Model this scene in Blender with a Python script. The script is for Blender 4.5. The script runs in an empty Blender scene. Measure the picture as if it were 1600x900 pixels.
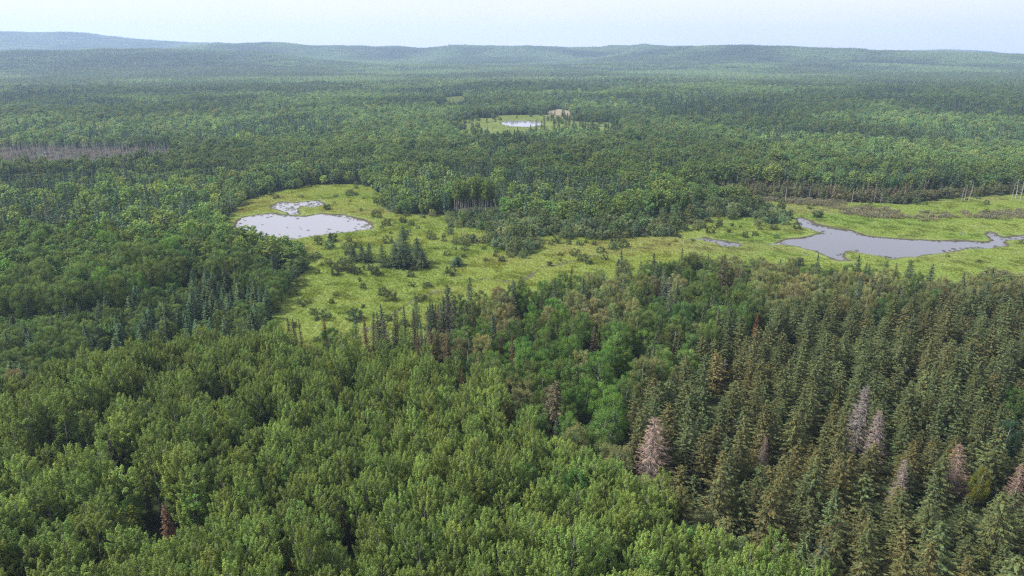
import bpy, math
import numpy as np
from mathutils import Vector

S = bpy.context.scene
COL = S.collection
R = math.radians

# ------------------------------------------------------------------ camera
FPX = 1121.0                       # focal length in pixels of a 1600 wide picture
CAM_H = 65.0
HORIZON = 82.0
PITCH = math.atan((450.0 - HORIZON) / FPX)
cam = bpy.data.cameras.new('camera')
cam.sensor_width = 36.0
cam.lens = 36.0 * FPX / 1600.0
cam.clip_start = 0.5
cam.clip_end = 40000.0
cam_o = bpy.data.objects.new('camera', cam)
cam_o.location = (0, 0, CAM_H)
cam_o.rotation_euler = (math.pi / 2 - PITCH, 0, 0)
COL.objects.link(cam_o)
S.camera = cam_o

# ------------------------------------------------------------------ sky and sun
SUN_EL, SUN_AZ = 48.0, -88.0       # azimuth from the viewing direction, minus is to the left
world = bpy.data.worlds.new('World')
S.world = world
world.use_nodes = True
nt = world.node_tree
nt.nodes.clear()
w_out = nt.nodes.new('ShaderNodeOutputWorld')
w_bg = nt.nodes.new('ShaderNodeBackground')
w_sky = nt.nodes.new('ShaderNodeTexSky')
w_sky.sky_type = 'NISHITA'
w_sky.sun_disc = False
w_sky.sun_elevation = R(SUN_EL)
w_sky.sun_rotation = R(SUN_AZ)
w_sky.altitude = 400
w_sky.air_density = 1.0
w_sky.dust_density = 2.5
w_sky.ozone_density = 1.5
w_mix = nt.nodes.new('ShaderNodeMix')
w_mix.data_type = 'RGBA'
w_tc = nt.nodes.new('ShaderNodeTexCoord')
w_map = nt.nodes.new('ShaderNodeMapping')
w_map.inputs['Scale'].default_value = (1.0, 1.0, 3.0)
w_noise = nt.nodes.new('ShaderNodeTexNoise')
w_noise.inputs['Scale'].default_value = 1.6
w_noise.inputs['Detail'].default_value = 5.0
w_noise.inputs['Roughness'].default_value = 0.55
w_ramp = nt.nodes.new('ShaderNodeMapRange')
w_ramp.inputs['From Min'].default_value = 0.3
w_ramp.inputs['From Max'].default_value = 0.7
w_ramp.inputs['To Min'].default_value = 0.62
w_ramp.inputs['To Max'].default_value = 0.95
nt.links.new(w_tc.outputs['Generated'], w_map.inputs['Vector'])
nt.links.new(w_map.outputs['Vector'], w_noise.inputs['Vector'])
nt.links.new(w_noise.outputs['Fac'], w_ramp.inputs['Value'])
nt.links.new(w_ramp.outputs['Result'], w_mix.inputs['Factor'])
nt.links.new(w_sky.outputs['Color'], w_mix.inputs['A'])
w_mix.inputs['B'].default_value = (5.6, 5.45, 6.2, 1.0)       # thin high cloud veil over the blue
nt.links.new(w_mix.outputs['Result'], w_bg.inputs['Color'])
w_bg.inputs['Strength'].default_value = 0.100
nt.links.new(w_bg.outputs['Background'], w_out.inputs['Surface'])

sun = bpy.data.lights.new('sun', 'SUN')
sun.energy = 4.6
sun.angle = R(7.0)
sun.color = (1.0, 0.965, 0.90)
sun_o = bpy.data.objects.new('sun', sun)
sd = Vector((math.sin(R(SUN_AZ)) * math.cos(R(SUN_EL)), math.cos(R(SUN_AZ)) * math.cos(R(SUN_EL)), math.sin(R(SUN_EL))))
sun_o.rotation_euler = sd.to_track_quat('Z', 'Y').to_euler()
sun_o.location = (-200, 100, 300)
COL.objects.link(sun_o)

S.view_settings.view_transform = 'Standard'
S.view_settings.look = 'None'
S.view_settings.exposure = 1.0
S.view_settings.gamma = 1.0
S.view_settings.use_curve_mapping = False
S.render.engine = 'CYCLES'
cy = S.cycles
cy.max_bounces = 7
cy.diffuse_bounces = 5
cy.glossy_bounces = 2
cy.transmission_bounces = 3
cy.transparent_max_bounces = 4
cy.volume_bounces = 1
cy.use_denoising = False
cy.use_adaptive_sampling = False
cy.sample_clamp_indirect = 2.0
cy.sample_clamp_direct = 8.0
cy.filter_width = 1.25

# ------------------------------------------------------------------ helpers
rng = np.random.default_rng(20240)
cP, sP = math.cos(PITCH), math.sin(PITCH)

def at(px, py, z=0.0):
    """The point of height z under a pixel of the 1600 x 900 photograph."""
    u, v = px - 800.0, 450.0 - py
    d = np.array([u, FPX * cP + v * sP, -FPX * sP + v * cP])
    t = (z - CAM_H) / d[2]
    return np.array([d[0] * t, d[1] * t])

def to_px(x, y, z):
    x, y, z = np.asarray(x, float), np.asarray(y, float), np.asarray(z, float) - CAM_H
    f = y * cP - z * sP
    v = y * sP + z * cP
    return 800 + FPX * x / f, 450 - FPX * v / f

def poly(pts, z=0.0):
    return np.array([at(p[0], p[1], p[2] if len(p) > 2 else z) for p in pts])

def inside(P, x, y):
    res = np.zeros(len(x), bool)
    n = len(P)
    j = n - 1
    for i in range(n):
        xi, yi, xj, yj = P[i, 0], P[i, 1], P[j, 0], P[j, 1]
        if yi != yj:
            c = ((yi > y) != (yj > y)) & (x < (xj - xi) * (y - yi) / (yj - yi) + xi)
            res ^= c
        j = i
    return res

def sdist(P, x, y):
    """Signed distance to a closed outline, negative inside."""
    d = np.full(len(x), 1e9)
    n = len(P)
    for i in range(n):
        ax, ay = P[i]
        bx, by = P[(i + 1) % n]
        ex, ey = bx - ax, by - ay
        t = np.clip(((x - ax) * ex + (y - ay) * ey) / (ex * ex + ey * ey + 1e-9), 0, 1)
        d = np.minimum(d, np.hypot(x - ax - t * ex, y - ay - t * ey))
    return np.where(inside(P, x, y), -d, d)

def _hash(i, j, s):
    h = (i.astype(np.int64) * 374761393 + j.astype(np.int64) * 668265263 + s * 974711) & 0x7fffffff
    h = ((h ^ (h >> 13)) * 1274126177) & 0x7fffffff
    return ((h ^ (h >> 16)) & 0xffff) / 65535.0

def vnoise(x, y, s=0):
    xi, yi = np.floor(x), np.floor(y)
    fx, fy = x - xi, y - yi
    fx, fy = fx * fx * (3 - 2 * fx), fy * fy * (3 - 2 * fy)
    a, b = _hash(xi, yi, s), _hash(xi + 1, yi, s)
    c, d = _hash(xi, yi + 1, s), _hash(xi + 1, yi + 1, s)
    return (a * (1 - fx) + b * fx) * (1 - fy) + (c * (1 - fx) + d * fx) * fy

def fbm(x, y, s=0, o=4):
    v, a, t = 0.0, 1.0, 0.0
    for k in range(o):
        v = v + a * vnoise(x * 2 ** k + 17.3 * k, y * 2 ** k - 9.1 * k, s + k)
        t += a
        a *= 0.5
    return v / t

def sstep(a, b, x):
    t = np.clip((x - a) / (b - a), 0, 1)
    return t * t * (3 - 2 * t)

# ------------------------------------------------------------------ outlines of the place, on the ground
LEFT_POND = poly([(368, 352), (380, 343), (398, 337), (425, 334), (440, 337), (470, 339), (500, 336), (530, 337), (556, 342), (578, 349),
                  (574, 358), (545, 363), (510, 367), (470, 372), (430, 378), (400, 383), (376, 382), (368, 368)])
POOLS = [poly([(428, 322), (440, 317), (462, 318), (478, 316), (499, 314), (503, 320), (488, 325), (470, 322), (462, 329), (470, 336),
               (452, 337), (442, 328), (430, 327)])]
RIGHT_POND = poly([(1244, 343), (1252, 342), (1272, 351), (1300, 358), (1332, 363), (1350, 370), (1395, 374), (1440, 377), (1500, 378),
                   (1548, 381), (1556, 376), (1542, 368), (1548, 364), (1568, 373), (1600, 369), (1650, 366), (1650, 371), (1600, 374), (1572, 377), (1566, 384), (1540, 388),
                   (1500, 389), (1482, 393), (1440, 400), (1395, 406), (1355, 398), (1330, 393), (1312, 397), (1322, 408), (1300, 404),
                   (1268, 393), (1240, 386), (1218, 382), (1240, 375), (1268, 369), (1291, 365), (1270, 360), (1250, 352)])
SMALL_POOL = poly([(1100, 373), (1112, 375), (1128, 378), (1148, 381), (1150, 386), (1132, 385), (1122, 380), (1104, 377)])
FAR_POND = poly([(782, 192), (795, 189), (820, 189), (845, 191), (848, 195), (826, 199), (800, 198), (786, 195)])
FAR_POOL = poly([(715, 187), (722, 185.5), (726, 187.5), (719, 188.5)])
PONDS = [LEFT_POND, *POOLS, RIGHT_POND, SMALL_POOL, FAR_POND]

MEADOW = poly([(352, 345), (372, 328), (385, 314), (430, 302), (490, 291), (550, 289), (575, 293), (592, 305), (592, 324), (612, 336),
               (660, 338), (688, 345), (668, 362), (690, 372), (745, 382), (800, 404), (842, 398), (850, 382), (905, 376), (960, 374),
               (1040, 374), (1060, 366), (1105, 352), (1120, 350), (1170, 358), (1225, 352), (1238, 342), (1210, 330), (1165, 318), (1185, 311), (1260, 314),
               (1340, 318), (1420, 322), (1480, 312), (1560, 306), (1640, 303), (1760, 300),
               (1800, 436, 9), (1600, 432, 8), (1540, 428, 6), (1500, 428, 7), (1470, 424, 9), (1400, 414, 9), (1340, 412, 8), (1250, 408, 7), (1150, 404, 6), (1080, 404, 6),
               (1000, 412, 6), (940, 418, 7), (880, 432, 8), (800, 440, 8), (740, 450, 8), (700, 465, 8), (640, 484, 9), (600, 494, 9),
               (550, 512, 9), (480, 512, 9), (425, 506, 8), (405, 500, 4), (432, 482), (452, 455), (480, 428), (472, 400), (440, 392), (395, 384),
               (372, 379), (358, 365)])
FAR_MEADOWS = [poly([(705, 190), (745, 186), (770, 185), (776, 181), (845, 180), (880, 181), (905, 184), (890, 190), (930, 192), (965, 193), (972, 196, 6), (965, 200, 9), (930, 200, 9), (900, 196, 9), (850, 200, 9),
                     (800, 203, 9), (745, 204, 9), (712, 196, 8)]),
               poly([(690, 156), (725, 153), (728, 157, 8), (700, 161, 8)])]
SAND = [poly([(850, 175), (872, 172), (893, 175), (888, 180, 4), (862, 181, 4)])]
FG = 10.0
ASPEN = poly([(-260, 640), (-60, 592), (0, 582), (130, 556), (250, 532), (330, 516), (420, 512), (480, 520), (560, 522), (640, 512), (700, 525), (745, 540), (765, 575), (810, 620),
              (850, 650), (920, 690), (1000, 705), (1055, 765), (1100, 797), (1200, 838), (1300, 895), (1420, 1010), (1420, 1080), (-500, 1080)], FG)
PLANT = poly([(970, 650), (985, 600), (1012, 572), (1080, 535), (1120, 500), (1200, 474), (1300, 455), (1400, 462), (1500, 452), (1600, 448), (1900, 440), (2300, 900),
              (2100, 1080), (1420, 1080), (1420, 1010), (1300, 895), (1200, 838), (1100, 797), (1055, 765), (1010, 712), (968, 690)], 9.0)
SPRUCE_ROW = poly([(575, 528), (575, 498), (640, 482), (700, 460), (722, 470), (716, 500), (650, 506), (610, 520)], 9.0)
BRIGHT = poly([(800, 470), (840, 450), (900, 480), (960, 500), (1020, 520), (1000, 560), (965, 600), (955, 680), (900, 660), (850, 600), (780, 560), (740, 520)], 9.0)
MOUND = poly([(-300, 350), (0, 340), (150, 345), (300, 350), (372, 356), (376, 395), (330, 412), (250, 420), (190, 440), (90, 452), (0, 455), (-300, 470)], 10.0)
DARKS = poly([(195, 440), (240, 420), (330, 412), (410, 430), (425, 480), (400, 510), (320, 518), (230, 528), (130, 555), (40, 575), (0, 560), (90, 520), (160, 500)], 9.0)
LEFTMIX = poly([(-300, 460), (0, 455), (190, 440), (376, 395), (400, 385), (440, 390), (480, 410), (482, 440), (455, 470), (420, 512), (250, 532), (0, 582), (-260, 640)], 7.0)
WILLOW = poly([(600, 330), (690, 336), (704, 331), (786, 333), (800, 341), (900, 350), (1000, 345), (1060, 335), (1100, 318), (1180, 318), (1240, 330), (1245, 350), (1220, 360), (1165, 362), (1110, 356), (1050, 375),
               (960, 378), (850, 386), (840, 402), (800, 408), (740, 388), (690, 375), (660, 365)], 1.0)
DEADWOOD = poly([(-200, 232), (40, 228), (150, 228), (275, 230), (266, 240, 8.5), (180, 247, 8.5), (60, 252, 8.5), (-200, 258, 8.5)], 3.0)
BURNT = poly([(1110, 298), (1180, 296), (1300, 302), (1400, 306), (1500, 304), (1640, 296), (1640, 306), (1500, 312), (1400, 320), (1300, 317), (1180, 312), (1120, 312)], 0.0)
BROWN_BRUSH = [poly([(1290, 327), (1340, 325), (1400, 330), (1480, 336), (1500, 342), (1450, 348), (1380, 345), (1320, 338)]),
               poly([(1140, 305), (1240, 312), (1330, 320), (1330, 327), (1230, 320), (1150, 313)]),
               poly([(1500, 334), (1600, 330), (1660, 328), (1660, 342), (1560, 345), (1515, 343)]),
               poly([(1505, 432), (1600, 430), (1680, 432), (1680, 446), (1590, 446), (1520, 442)])]

CREEKS = [poly([(812, 434, 2), (846, 420), (880, 413), (912, 405), (945, 398), (985, 391), (1030, 383), (1070, 377), (1100, 374)]),
          poly([(560, 505, 3), (600, 492, 2), (640, 474), (668, 463), (690, 456), (722, 445), (760, 436), (812, 434, 2)]),
          poly([(1150, 384), (1180, 379), (1205, 383), (1220, 382)])]
def creek_dist(x, y):
    d = np.full(len(x), 1e9)
    for P in CREEKS:
        for (ax, ay), (bx, by) in zip(P[:-1], P[1:]):
            ex, ey = bx - ax, by - ay
            t = np.clip(((x - ax) * ex + (y - ay) * ey) / (ex * ex + ey * ey), 0, 1)
            d = np.minimum(d, np.hypot(x - ax - t * ex, y - ay - t * ey))
    return d + (fbm(x / 3.0, y / 3.0, 51, 2) - 0.5) * 2.2

# ------------------------------------------------------------------ relief
def ridge(D, width, prof, back=0.0):
    a = np.array([math.atan2(px - 800.0, FPX * cP + (450 - py) * sP) for px, py in prof])
    h = []
    for px, py in prof:
        v = 450.0 - py
        dy, dz, u = FPX * cP + v * sP, -FPX * sP + v * cP, px - 800.0
        h.append(max(0.0, CAM_H + D * dz / math.hypot(dy, u) - 11.0))
    return D, width, a, np.array(h), back

RIDGES = [
    ridge(5700, 800, [(-500, 42), (-200, 44), (0, 48), (60, 50), (130, 52), (200, 61), (300, 66), (380, 69), (470, 76), (700, 84), (2200, 90)]),
    ridge(2900, 480, [(-500, 70), (-200, 76), (0, 80), (120, 78), (200, 76), (300, 78), (420, 82), (500, 92), (600, 100), (2200, 110)]),
    ridge(4000, 560, [(-500, 80), (260, 76), (340, 68), (390, 66), (440, 66), (480, 70), (560, 71), (640, 74), (660, 75), (720, 70), (800, 71), (870, 73), (935, 74), (960, 70),
                      (1010, 70), (1100, 76), (1400, 84), (2200, 90)]),
    ridge(3400, 450, [(-500, 110), (900, 95), (1000, 80), (1060, 72), (1130, 71), (1220, 71), (1270, 73), (1340, 77), (1440, 80), (1500, 82), (1600, 86), (1800, 86), (2200, 84)]),
    ridge(5900, 650, [(-500, 100), (1380, 84), (1440, 79), (1480, 77), (1520, 79), (1560, 83), (1650, 86), (2200, 88)]),
]

FAR_C = FAR_POND.mean(0)
def hill(x, y):
    r = np.hypot(x, y)
    az = np.arctan2(x, y)
    z = np.zeros_like(r)
    amp = sstep(850, 2400, r) * 20.0
    z += amp * (fbm(x / 900.0, y / 620.0, 5, 3) - 0.5) * 2.0
    z += 14.0 * sstep(1800, 3400, r)
    dp = np.hypot(x - FAR_C[0], (y - FAR_C[1]) * 0.7)
    z += (9.0 + 7.0 * sstep(800, 1200, r)) * sstep(420, 800, r) * (1 - np.exp(-(dp / 170.0) ** 4)) * (fbm(x / 230.0 + 3, y / 170.0, 23, 3) - 0.42)
    for D, w, a, h, b in RIDGES:
        hh = np.interp(az, a, h)
        hh = hh * (1 + 0.15 * (fbm(az * 40, r / 500.0, 11, 3) - 0.5))
        t = (r - D) / w
        z = np.maximum(z, hh * np.exp(-t * t))
    return z

# ------------------------------------------------------------------ materials
def new_mat(name):
    m = bpy.data.materials.new(name)
    m.use_nodes = True
    n = m.node_tree
    n.nodes.clear()
    o = n.nodes.new('ShaderNodeOutputMaterial')
    return m, n, o

def leaf_mat(name, transl, rough=0.6, spec=0.25):
    m, n, o = new_mat(name)
    t = n.nodes.new('ShaderNodeAttribute'); t.attribute_type = 'INSTANCER'; t.attribute_name = 'tint'
    f = n.nodes.new('ShaderNodeAttribute'); f.attribute_type = 'GEOMETRY'; f.attribute_name = 'fcol'
    mul = n.nodes.new('ShaderNodeVectorMath'); mul.operation = 'MULTIPLY'
    n.links.new(t.outputs['Vector'], mul.inputs[0]); n.links.new(f.outputs['Vector'], mul.inputs[1])
    p = n.nodes.new('ShaderNodeBsdfPrincipled')
    p.inputs['Roughness'].default_value = rough
    p.inputs['Specular IOR Level'].default_value = spec
    n.links.new(mul.outputs[0], p.inputs['Base Color'])
    if transl:
        tr = n.nodes.new('ShaderNodeBsdfTranslucent')
        m2 = n.nodes.new('ShaderNodeVectorMath'); m2.operation = 'MULTIPLY'
        m2.inputs[1].default_value = (1.35, 1.25, 0.6)
        n.links.new(mul.outputs[0], m2.inputs[0]); n.links.new(m2.outputs[0], tr.inputs['Color'])
        mx = n.nodes.new('ShaderNodeMixShader'); mx.inputs[0].default_value = transl
        n.links.new(p.outputs[0], mx.inputs[1]); n.links.new(tr.outputs[0], mx.inputs[2])
        n.links.new(mx.outputs[0], o.inputs['Surface'])
    else:
        n.links.new(p.outputs[0], o.inputs['Surface'])
    return m

LEAF = leaf_mat('broad_leaves', 0.36, 0.65, 0.08)
NEEDLE = leaf_mat('needles', 0.08, 0.8, 0.05)
TWIG = leaf_mat('bare_twigs', 0.0, 0.9, 0.05)

def bark_mat(name, c1, c2, scale):
    m, n, o = new_mat(name)
    tc = n.nodes.new('ShaderNodeTexCoord')
    mp = n.nodes.new('ShaderNodeMapping'); mp.inputs['Scale'].default_value = (1, 1, 2.2)
    nz = n.nodes.new('ShaderNodeTexNoise'); nz.inputs['Scale'].default_value = scale; nz.inputs['Detail'].default_value = 4
    rp = n.nodes.new('ShaderNodeValToRGB')
    rp.color_ramp.elements[0].position = 0.38; rp.color_ramp.elements[0].color = (*c1, 1)
    rp.color_ramp.elements[1].position = 0.55; rp.color_ramp.elements[1].color = (*c2, 1)
    p = n.nodes.new('ShaderNodeBsdfPrincipled'); p.inputs['Roughness'].default_value = 0.85
    n.links.new(tc.outputs['Object'], mp.inputs[0]); n.links.new(mp.outputs[0], nz.inputs['Vector'])
    n.links.new(nz.outputs['Fac'], rp.inputs[0]); n.links.new(rp.outputs[0], p.inputs['Base Color'])
    n.links.new(p.outputs[0], o.inputs['Surface'])
    return m

BARK_PALE = bark_mat('aspen_bark', (0.13, 0.12, 0.095), (0.38, 0.37, 0.32), 2.0)
BARK_DARK = bark_mat('spruce_bark', (0.05, 0.04, 0.035), (0.13, 0.105, 0.09), 5.0)
BARK_DEAD = bark_mat('weathered_wood', (0.17, 0.155, 0.145), (0.34, 0.325, 0.305), 3.0)

def ground_mat():
    m, n, o = new_mat('ground_cover')
    L = n.links.new
    tc = n.nodes.new('ShaderNodeTexCoord')
    def noise(scale, detail=4, rough=0.55):
        q = n.nodes.new('ShaderNodeTexNoise'); q.inputs['Scale'].default_value = scale
        q.inputs['Detail'].default_value = detail; q.inputs['Roughness'].default_value = rough
        L(tc.outputs['Object'], q.inputs['Vector'])
        return q.outputs['Fac']
    def ramp(fac, stops):
        q = n.nodes.new('ShaderNodeValToRGB')
        e = q.color_ramp.elements
        while len(e) < len(stops): e.new(0.5)
        for k, (p, c) in enumerate(stops): e[k].position = p; e[k].color = (*c, 1)
        L(fac, q.inputs[0])
        return q.outputs[0]
    def mix(f, a, b):
        q = n.nodes.new('ShaderNodeMix'); q.data_type = 'RGBA'
        if isinstance(f, float): q.inputs['Factor'].default_value = f
        else: L(f, q.inputs['Factor'])
        L(a, q.inputs['A']); L(b, q.inputs['B'])
        return q.outputs['Result']
    def attr(name):
        q = n.nodes.new('ShaderNodeAttribute'); q.attribute_name = name
        return q.outputs['Fac']
    litter = ramp(noise(0.35, 5), [(0.35, (0.018, 0.024, 0.010)), (0.6, (0.04, 0.055, 0.02))])
    grass = ramp(noise(0.035, 5, 0.6), [(0.32, (0.10, 0.145, 0.038)), (0.5, (0.14, 0.19, 0.05)), (0.68, (0.18, 0.20, 0.075))])
    fine = ramp(noise(0.8, 5, 0.65), [(0.3, (0.08, 0.115, 0.03)), (0.6, (0.155, 0.20, 0.058))])
    gr = mix(0.45, grass, fine)
    sand = ramp(noise(0.5, 4), [(0.3, (0.14, 0.125, 0.08)), (0.7, (0.24, 0.21, 0.15))])
    mud = ramp(noise(1.2, 4), [(0.3, (0.035, 0.030, 0.020)), (0.7, (0.08, 0.07, 0.045))])
    c = mix(attr('meadow'), litter, gr)
    c = mix(attr('mud'), c, mud)
    c = mix(attr('sand'), c, sand)
    p = n.nodes.new('ShaderNodeBsdfPrincipled'); p.inputs['Roughness'].default_value = 0.95
    p.inputs['Specular IOR Level'].default_value = 0.1
    bp = n.nodes.new('ShaderNodeBump'); bp.inputs['Strength'].default_value = 0.6; bp.inputs['Distance'].default_value = 0.5
    L(noise(0.9, 5, 0.65), bp.inputs['Height']); L(bp.outputs[0], p.inputs['Normal'])
    L(c, p.inputs['Base Color']); L(p.outputs[0], o.inputs['Surface'])
    return m
GROUND = ground_mat()

def water_mat(name, col, rough):
    m, n, o = new_mat(name)
    tc = n.nodes.new('ShaderNodeTexCoord')
    nz = n.nodes.new('ShaderNodeTexNoise'); nz.inputs['Scale'].default_value = 0.9; nz.inputs['Detail'].default_value = 3
    bp = n.nodes.new('ShaderNodeBump'); bp.inputs['Strength'].default_value = 0.10; bp.inputs['Distance'].default_value = 0.10
    p = n.nodes.new('ShaderNodeBsdfPrincipled')
    n2 = n.nodes.new('ShaderNodeTexNoise'); n2.inputs['Scale'].default_value = 0.12; n2.inputs['Detail'].default_value = 4
    rp = n.nodes.new('ShaderNodeMapRange'); rp.inputs['To Min'].default_value = rough * 0.5; rp.inputs['To Max'].default_value = rough * 1.6
    n.links.new(tc.outputs['Object'], nz.inputs['Vector']); n.links.new(tc.outputs['Object'], n2.inputs['Vector'])
    n.links.new(n2.outputs['Fac'], rp.inputs['Value']); n.links.new(rp.outputs[0], p.inputs['Roughness'])
    n.links.new(nz.outputs['Fac'], bp.inputs['Height']); n.links.new(bp.outputs[0], p.inputs['Normal'])
    p.inputs['Base Color'].default_value = (*col, 1)
    p.inputs['IOR'].default_value = 1.33
    p.inputs['Specular IOR Level'].default_value = 0.5
    n.links.new(p.outputs[0], o.inputs['Surface'])
    return m

# ------------------------------------------------------------------ mesh building
def mesh_new(name, V, F4=None, F3=None, mats=(), fcol=None, midx=None):
    """V (n,3); quads F4 and triangles F3 as index arrays; fcol one colour for each face."""
    me = bpy.data.meshes.new(name)
    F4 = np.zeros((0, 4), int) if F4 is None else np.asarray(F4, int)
    F3 = np.zeros((0, 3), int) if F3 is None else np.asarray(F3, int)
    n4, n3 = len(F4), len(F3)
    me.vertices.add(len(V)); me.vertices.foreach_set('co', np.asarray(V, np.float32).ravel())
    me.loops.add(n4 * 4 + n3 * 3)
    me.loops.foreach_set('vertex_index', np.concatenate([F4.ravel(), F3.ravel()]).astype(np.int32))
    me.polygons.add(n4 + n3)
    ls = np.concatenate([np.arange(n4) * 4, n4 * 4 + np.arange(n3) * 3]).astype(np.int32)
    me.polygons.foreach_set('loop_start', ls)
    if midx is not None:
        me.polygons.foreach_set('material_index', np.asarray(midx, np.int32))
    for m in mats: me.materials.append(m)
    if fcol is not None:
        a = me.attributes.new('fcol', 'FLOAT_VECTOR', 'FACE')
        a.data.foreach_set('vector', np.asarray(fcol, np.float32).ravel())
    me.update(calc_edges=True)
    me.validate()
    return me

def norm(v):
    return v / np.maximum(np.linalg.norm(v, axis=-1, keepdims=True), 1e-9)

def quads(C, N, U, L, W):
    """Leaf shaped quads: centres C, normals N, long axis U, lengths L, widths W."""
    U = norm(U - N * np.sum(U * N, axis=1, keepdims=True))
    B = np.cross(N, U)
    L, W = L[:, None] * 0.5, W[:, None] * 0.5
    V = np.stack([C - U * L, C + B * W - U * L * 0.1, C + U * L, C - B * W - U * L * 0.1], 1)
    return V.reshape(-1, 3), np.arange(len(C) * 4).reshape(-1, 4)

class Tubes:
    def __init__(s): s.V, s.F, s.n = [], [], 0
    def add(s, pts, rad, k=6):
        pts, rad = np.asarray(pts, float), np.asarray(rad, float)
        T = norm(np.gradient(pts, axis=0))
        ref = np.array([0.31, 0.87, 0.05])
        A = norm(np.cross(T, ref)); B = np.cross(T, A)
        th = np.linspace(0, 2 * np.pi, k, endpoint=False)
        V = pts[:, None] + rad[:, None, None] * (np.cos(th)[None, :, None] * A[:, None] + np.sin(th)[None, :, None] * B[:, None])
        m = len(pts)
        i, j = np.meshgrid(np.arange(m - 1), np.arange(k), indexing='ij')
        F = np.stack([i * k + j, i * k + (j + 1) % k, (i + 1) * k + (j + 1) % k, (i + 1) * k + j], -1).reshape(-1, 4)
        s.V.append(V.reshape(-1, 3)); s.F.append(F + s.n); s.n += m * k
    def get(s): return np.concatenate(s.V), np.concatenate(s.F)

def rand_dir(n, g):
    return norm(g.normal(size=(n, 3)))

def make_broad(seed, h, base, rm, ncl, crad, nleaf, lsize, bark_r=0.11, peak=0.45, up=1.3, hue=0.16, stems=1, fill=0.5, taper=0.0):
    """A broadleaved crown of leaf clusters carried on limbs. Returns trunk and crown arrays."""
    g = np.random.default_rng(seed)
    ch = h - base
    lean = g.normal(0, 0.03, 2) * h
    t = np.clip((np.arange(ncl) + g.random(ncl)) / ncl, 0.02, 0.98)
    prof = np.where(t < peak, np.sqrt(np.clip(1 - ((t - peak) / (peak + 0.12)) ** 2, 0, 1)), np.sqrt(np.clip(1 - ((t - peak) / (1.06 - peak)) ** 2, 0, 1)))
    a = np.arange(ncl) * 2.39996 + g.normal(0, 0.5, ncl)
    rr = rm * prof * (0.35 + 0.65 * np.sqrt(g.random(ncl)))
    C = np.stack([rr * np.cos(a) + lean[0] * t, rr * np.sin(a) + lean[1] * t, base + ch * t * 0.96], 1)
    C[-1] = [lean[0], lean[1], h - crad * 0.8]
    cs = crad * (0.75 + 0.5 * g.random(ncl)) * (1.05 - 0.35 * t)
    ax = norm(np.stack([np.cos(a) * rr / rm * 0.7, np.sin(a) * rr / rm * 0.7, np.full(ncl, 1.0)], 1) + g.normal(0, 0.15, (ncl, 3)))
    Vs, cols, Cs, Ns, Us, Ls, Ws = [], [], [], [], [], [], []
    per = np.maximum(8, (nleaf * (cs / cs.mean()) ** 2 / ncl)).astype(int)
    for k in range(ncl):
        n = per[k]
        d = rand_dir(n, g)
        q = g.random(n) ** fill
        off = d * (cs[k] * q)[:, None]
        al = np.sum(off * ax[k], axis=1, keepdims=True)
        off = (off - ax[k] * al) * (1 - taper * al / cs[k]) + ax[k] * al * up
        p = C[k] + off
        out = norm(d * 0.8 + np.array([0, 0, 0.55]) + g.normal(0, 0.55, (n, 3)))
        Cs.append(p); Ns.append(out); Us.append(norm(g.normal(size=(n, 3)) + ax[k] * 0.8))
        s = lsize * (0.7 + 0.6 * g.random(n))
        Ls.append(s * 1.25); Ws.append(s * 0.95)
        b = (1 + g.normal(0, 0.10)) * (1 + g.normal(0, 0.16, n))
        b = np.clip(b, 0.45, 1.6)
        y = g.normal(0, hue, n) * 0.6 + g.normal(0, hue * 0.5)
        cols.append(np.stack([b * (1 + y), b, b * (1 - 0.6 * y)], 1))
    V, F = quads(*[np.concatenate(z) for z in (Cs, Ns, Us, Ls, Ws)])
    T = Tubes()
    if stems == 1:
        z = np.linspace(0, h * 0.93, 7)
        w = g.normal(0, 0.05, (7, 2)) * np.linspace(0, 1, 7)[:, None]
        P = np.stack([lean[0] * z / h + w[:, 0], lean[1] * z / h + w[:, 1], z], 1)
        T.add(P, np.interp(z, [0, 0.3, h], [bark_r * 1.25, bark_r, 0.015]), 6)
    else:
        P = None
    for k in range(0, ncl, 2 if ncl > 16 else 1):
        if stems == 1:
            z0 = max(base * 0.8, C[k, 2] - 0.9 - 0.35 * rr[k])
            s0 = np.array([np.interp(z0, P[:, 2], P[:, 0]), np.interp(z0, P[:, 2], P[:, 1]), z0])
        else:
            s0 = np.array([g.normal(0, 0.12), g.normal(0, 0.12), 0.0])
        mid = (s0 + C[k]) / 2 + np.array([0, 0, -0.06 if stems == 1 else 0.12])
        T.add(np.stack([s0, mid, C[k]]), [bark_r * 0.26, bark_r * 0.14, 0.006], 4)
    tv, tf = T.get()
    return dict(tv=tv, tf=tf, cv=V, cf=F, cc=np.concatenate(cols))

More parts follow.
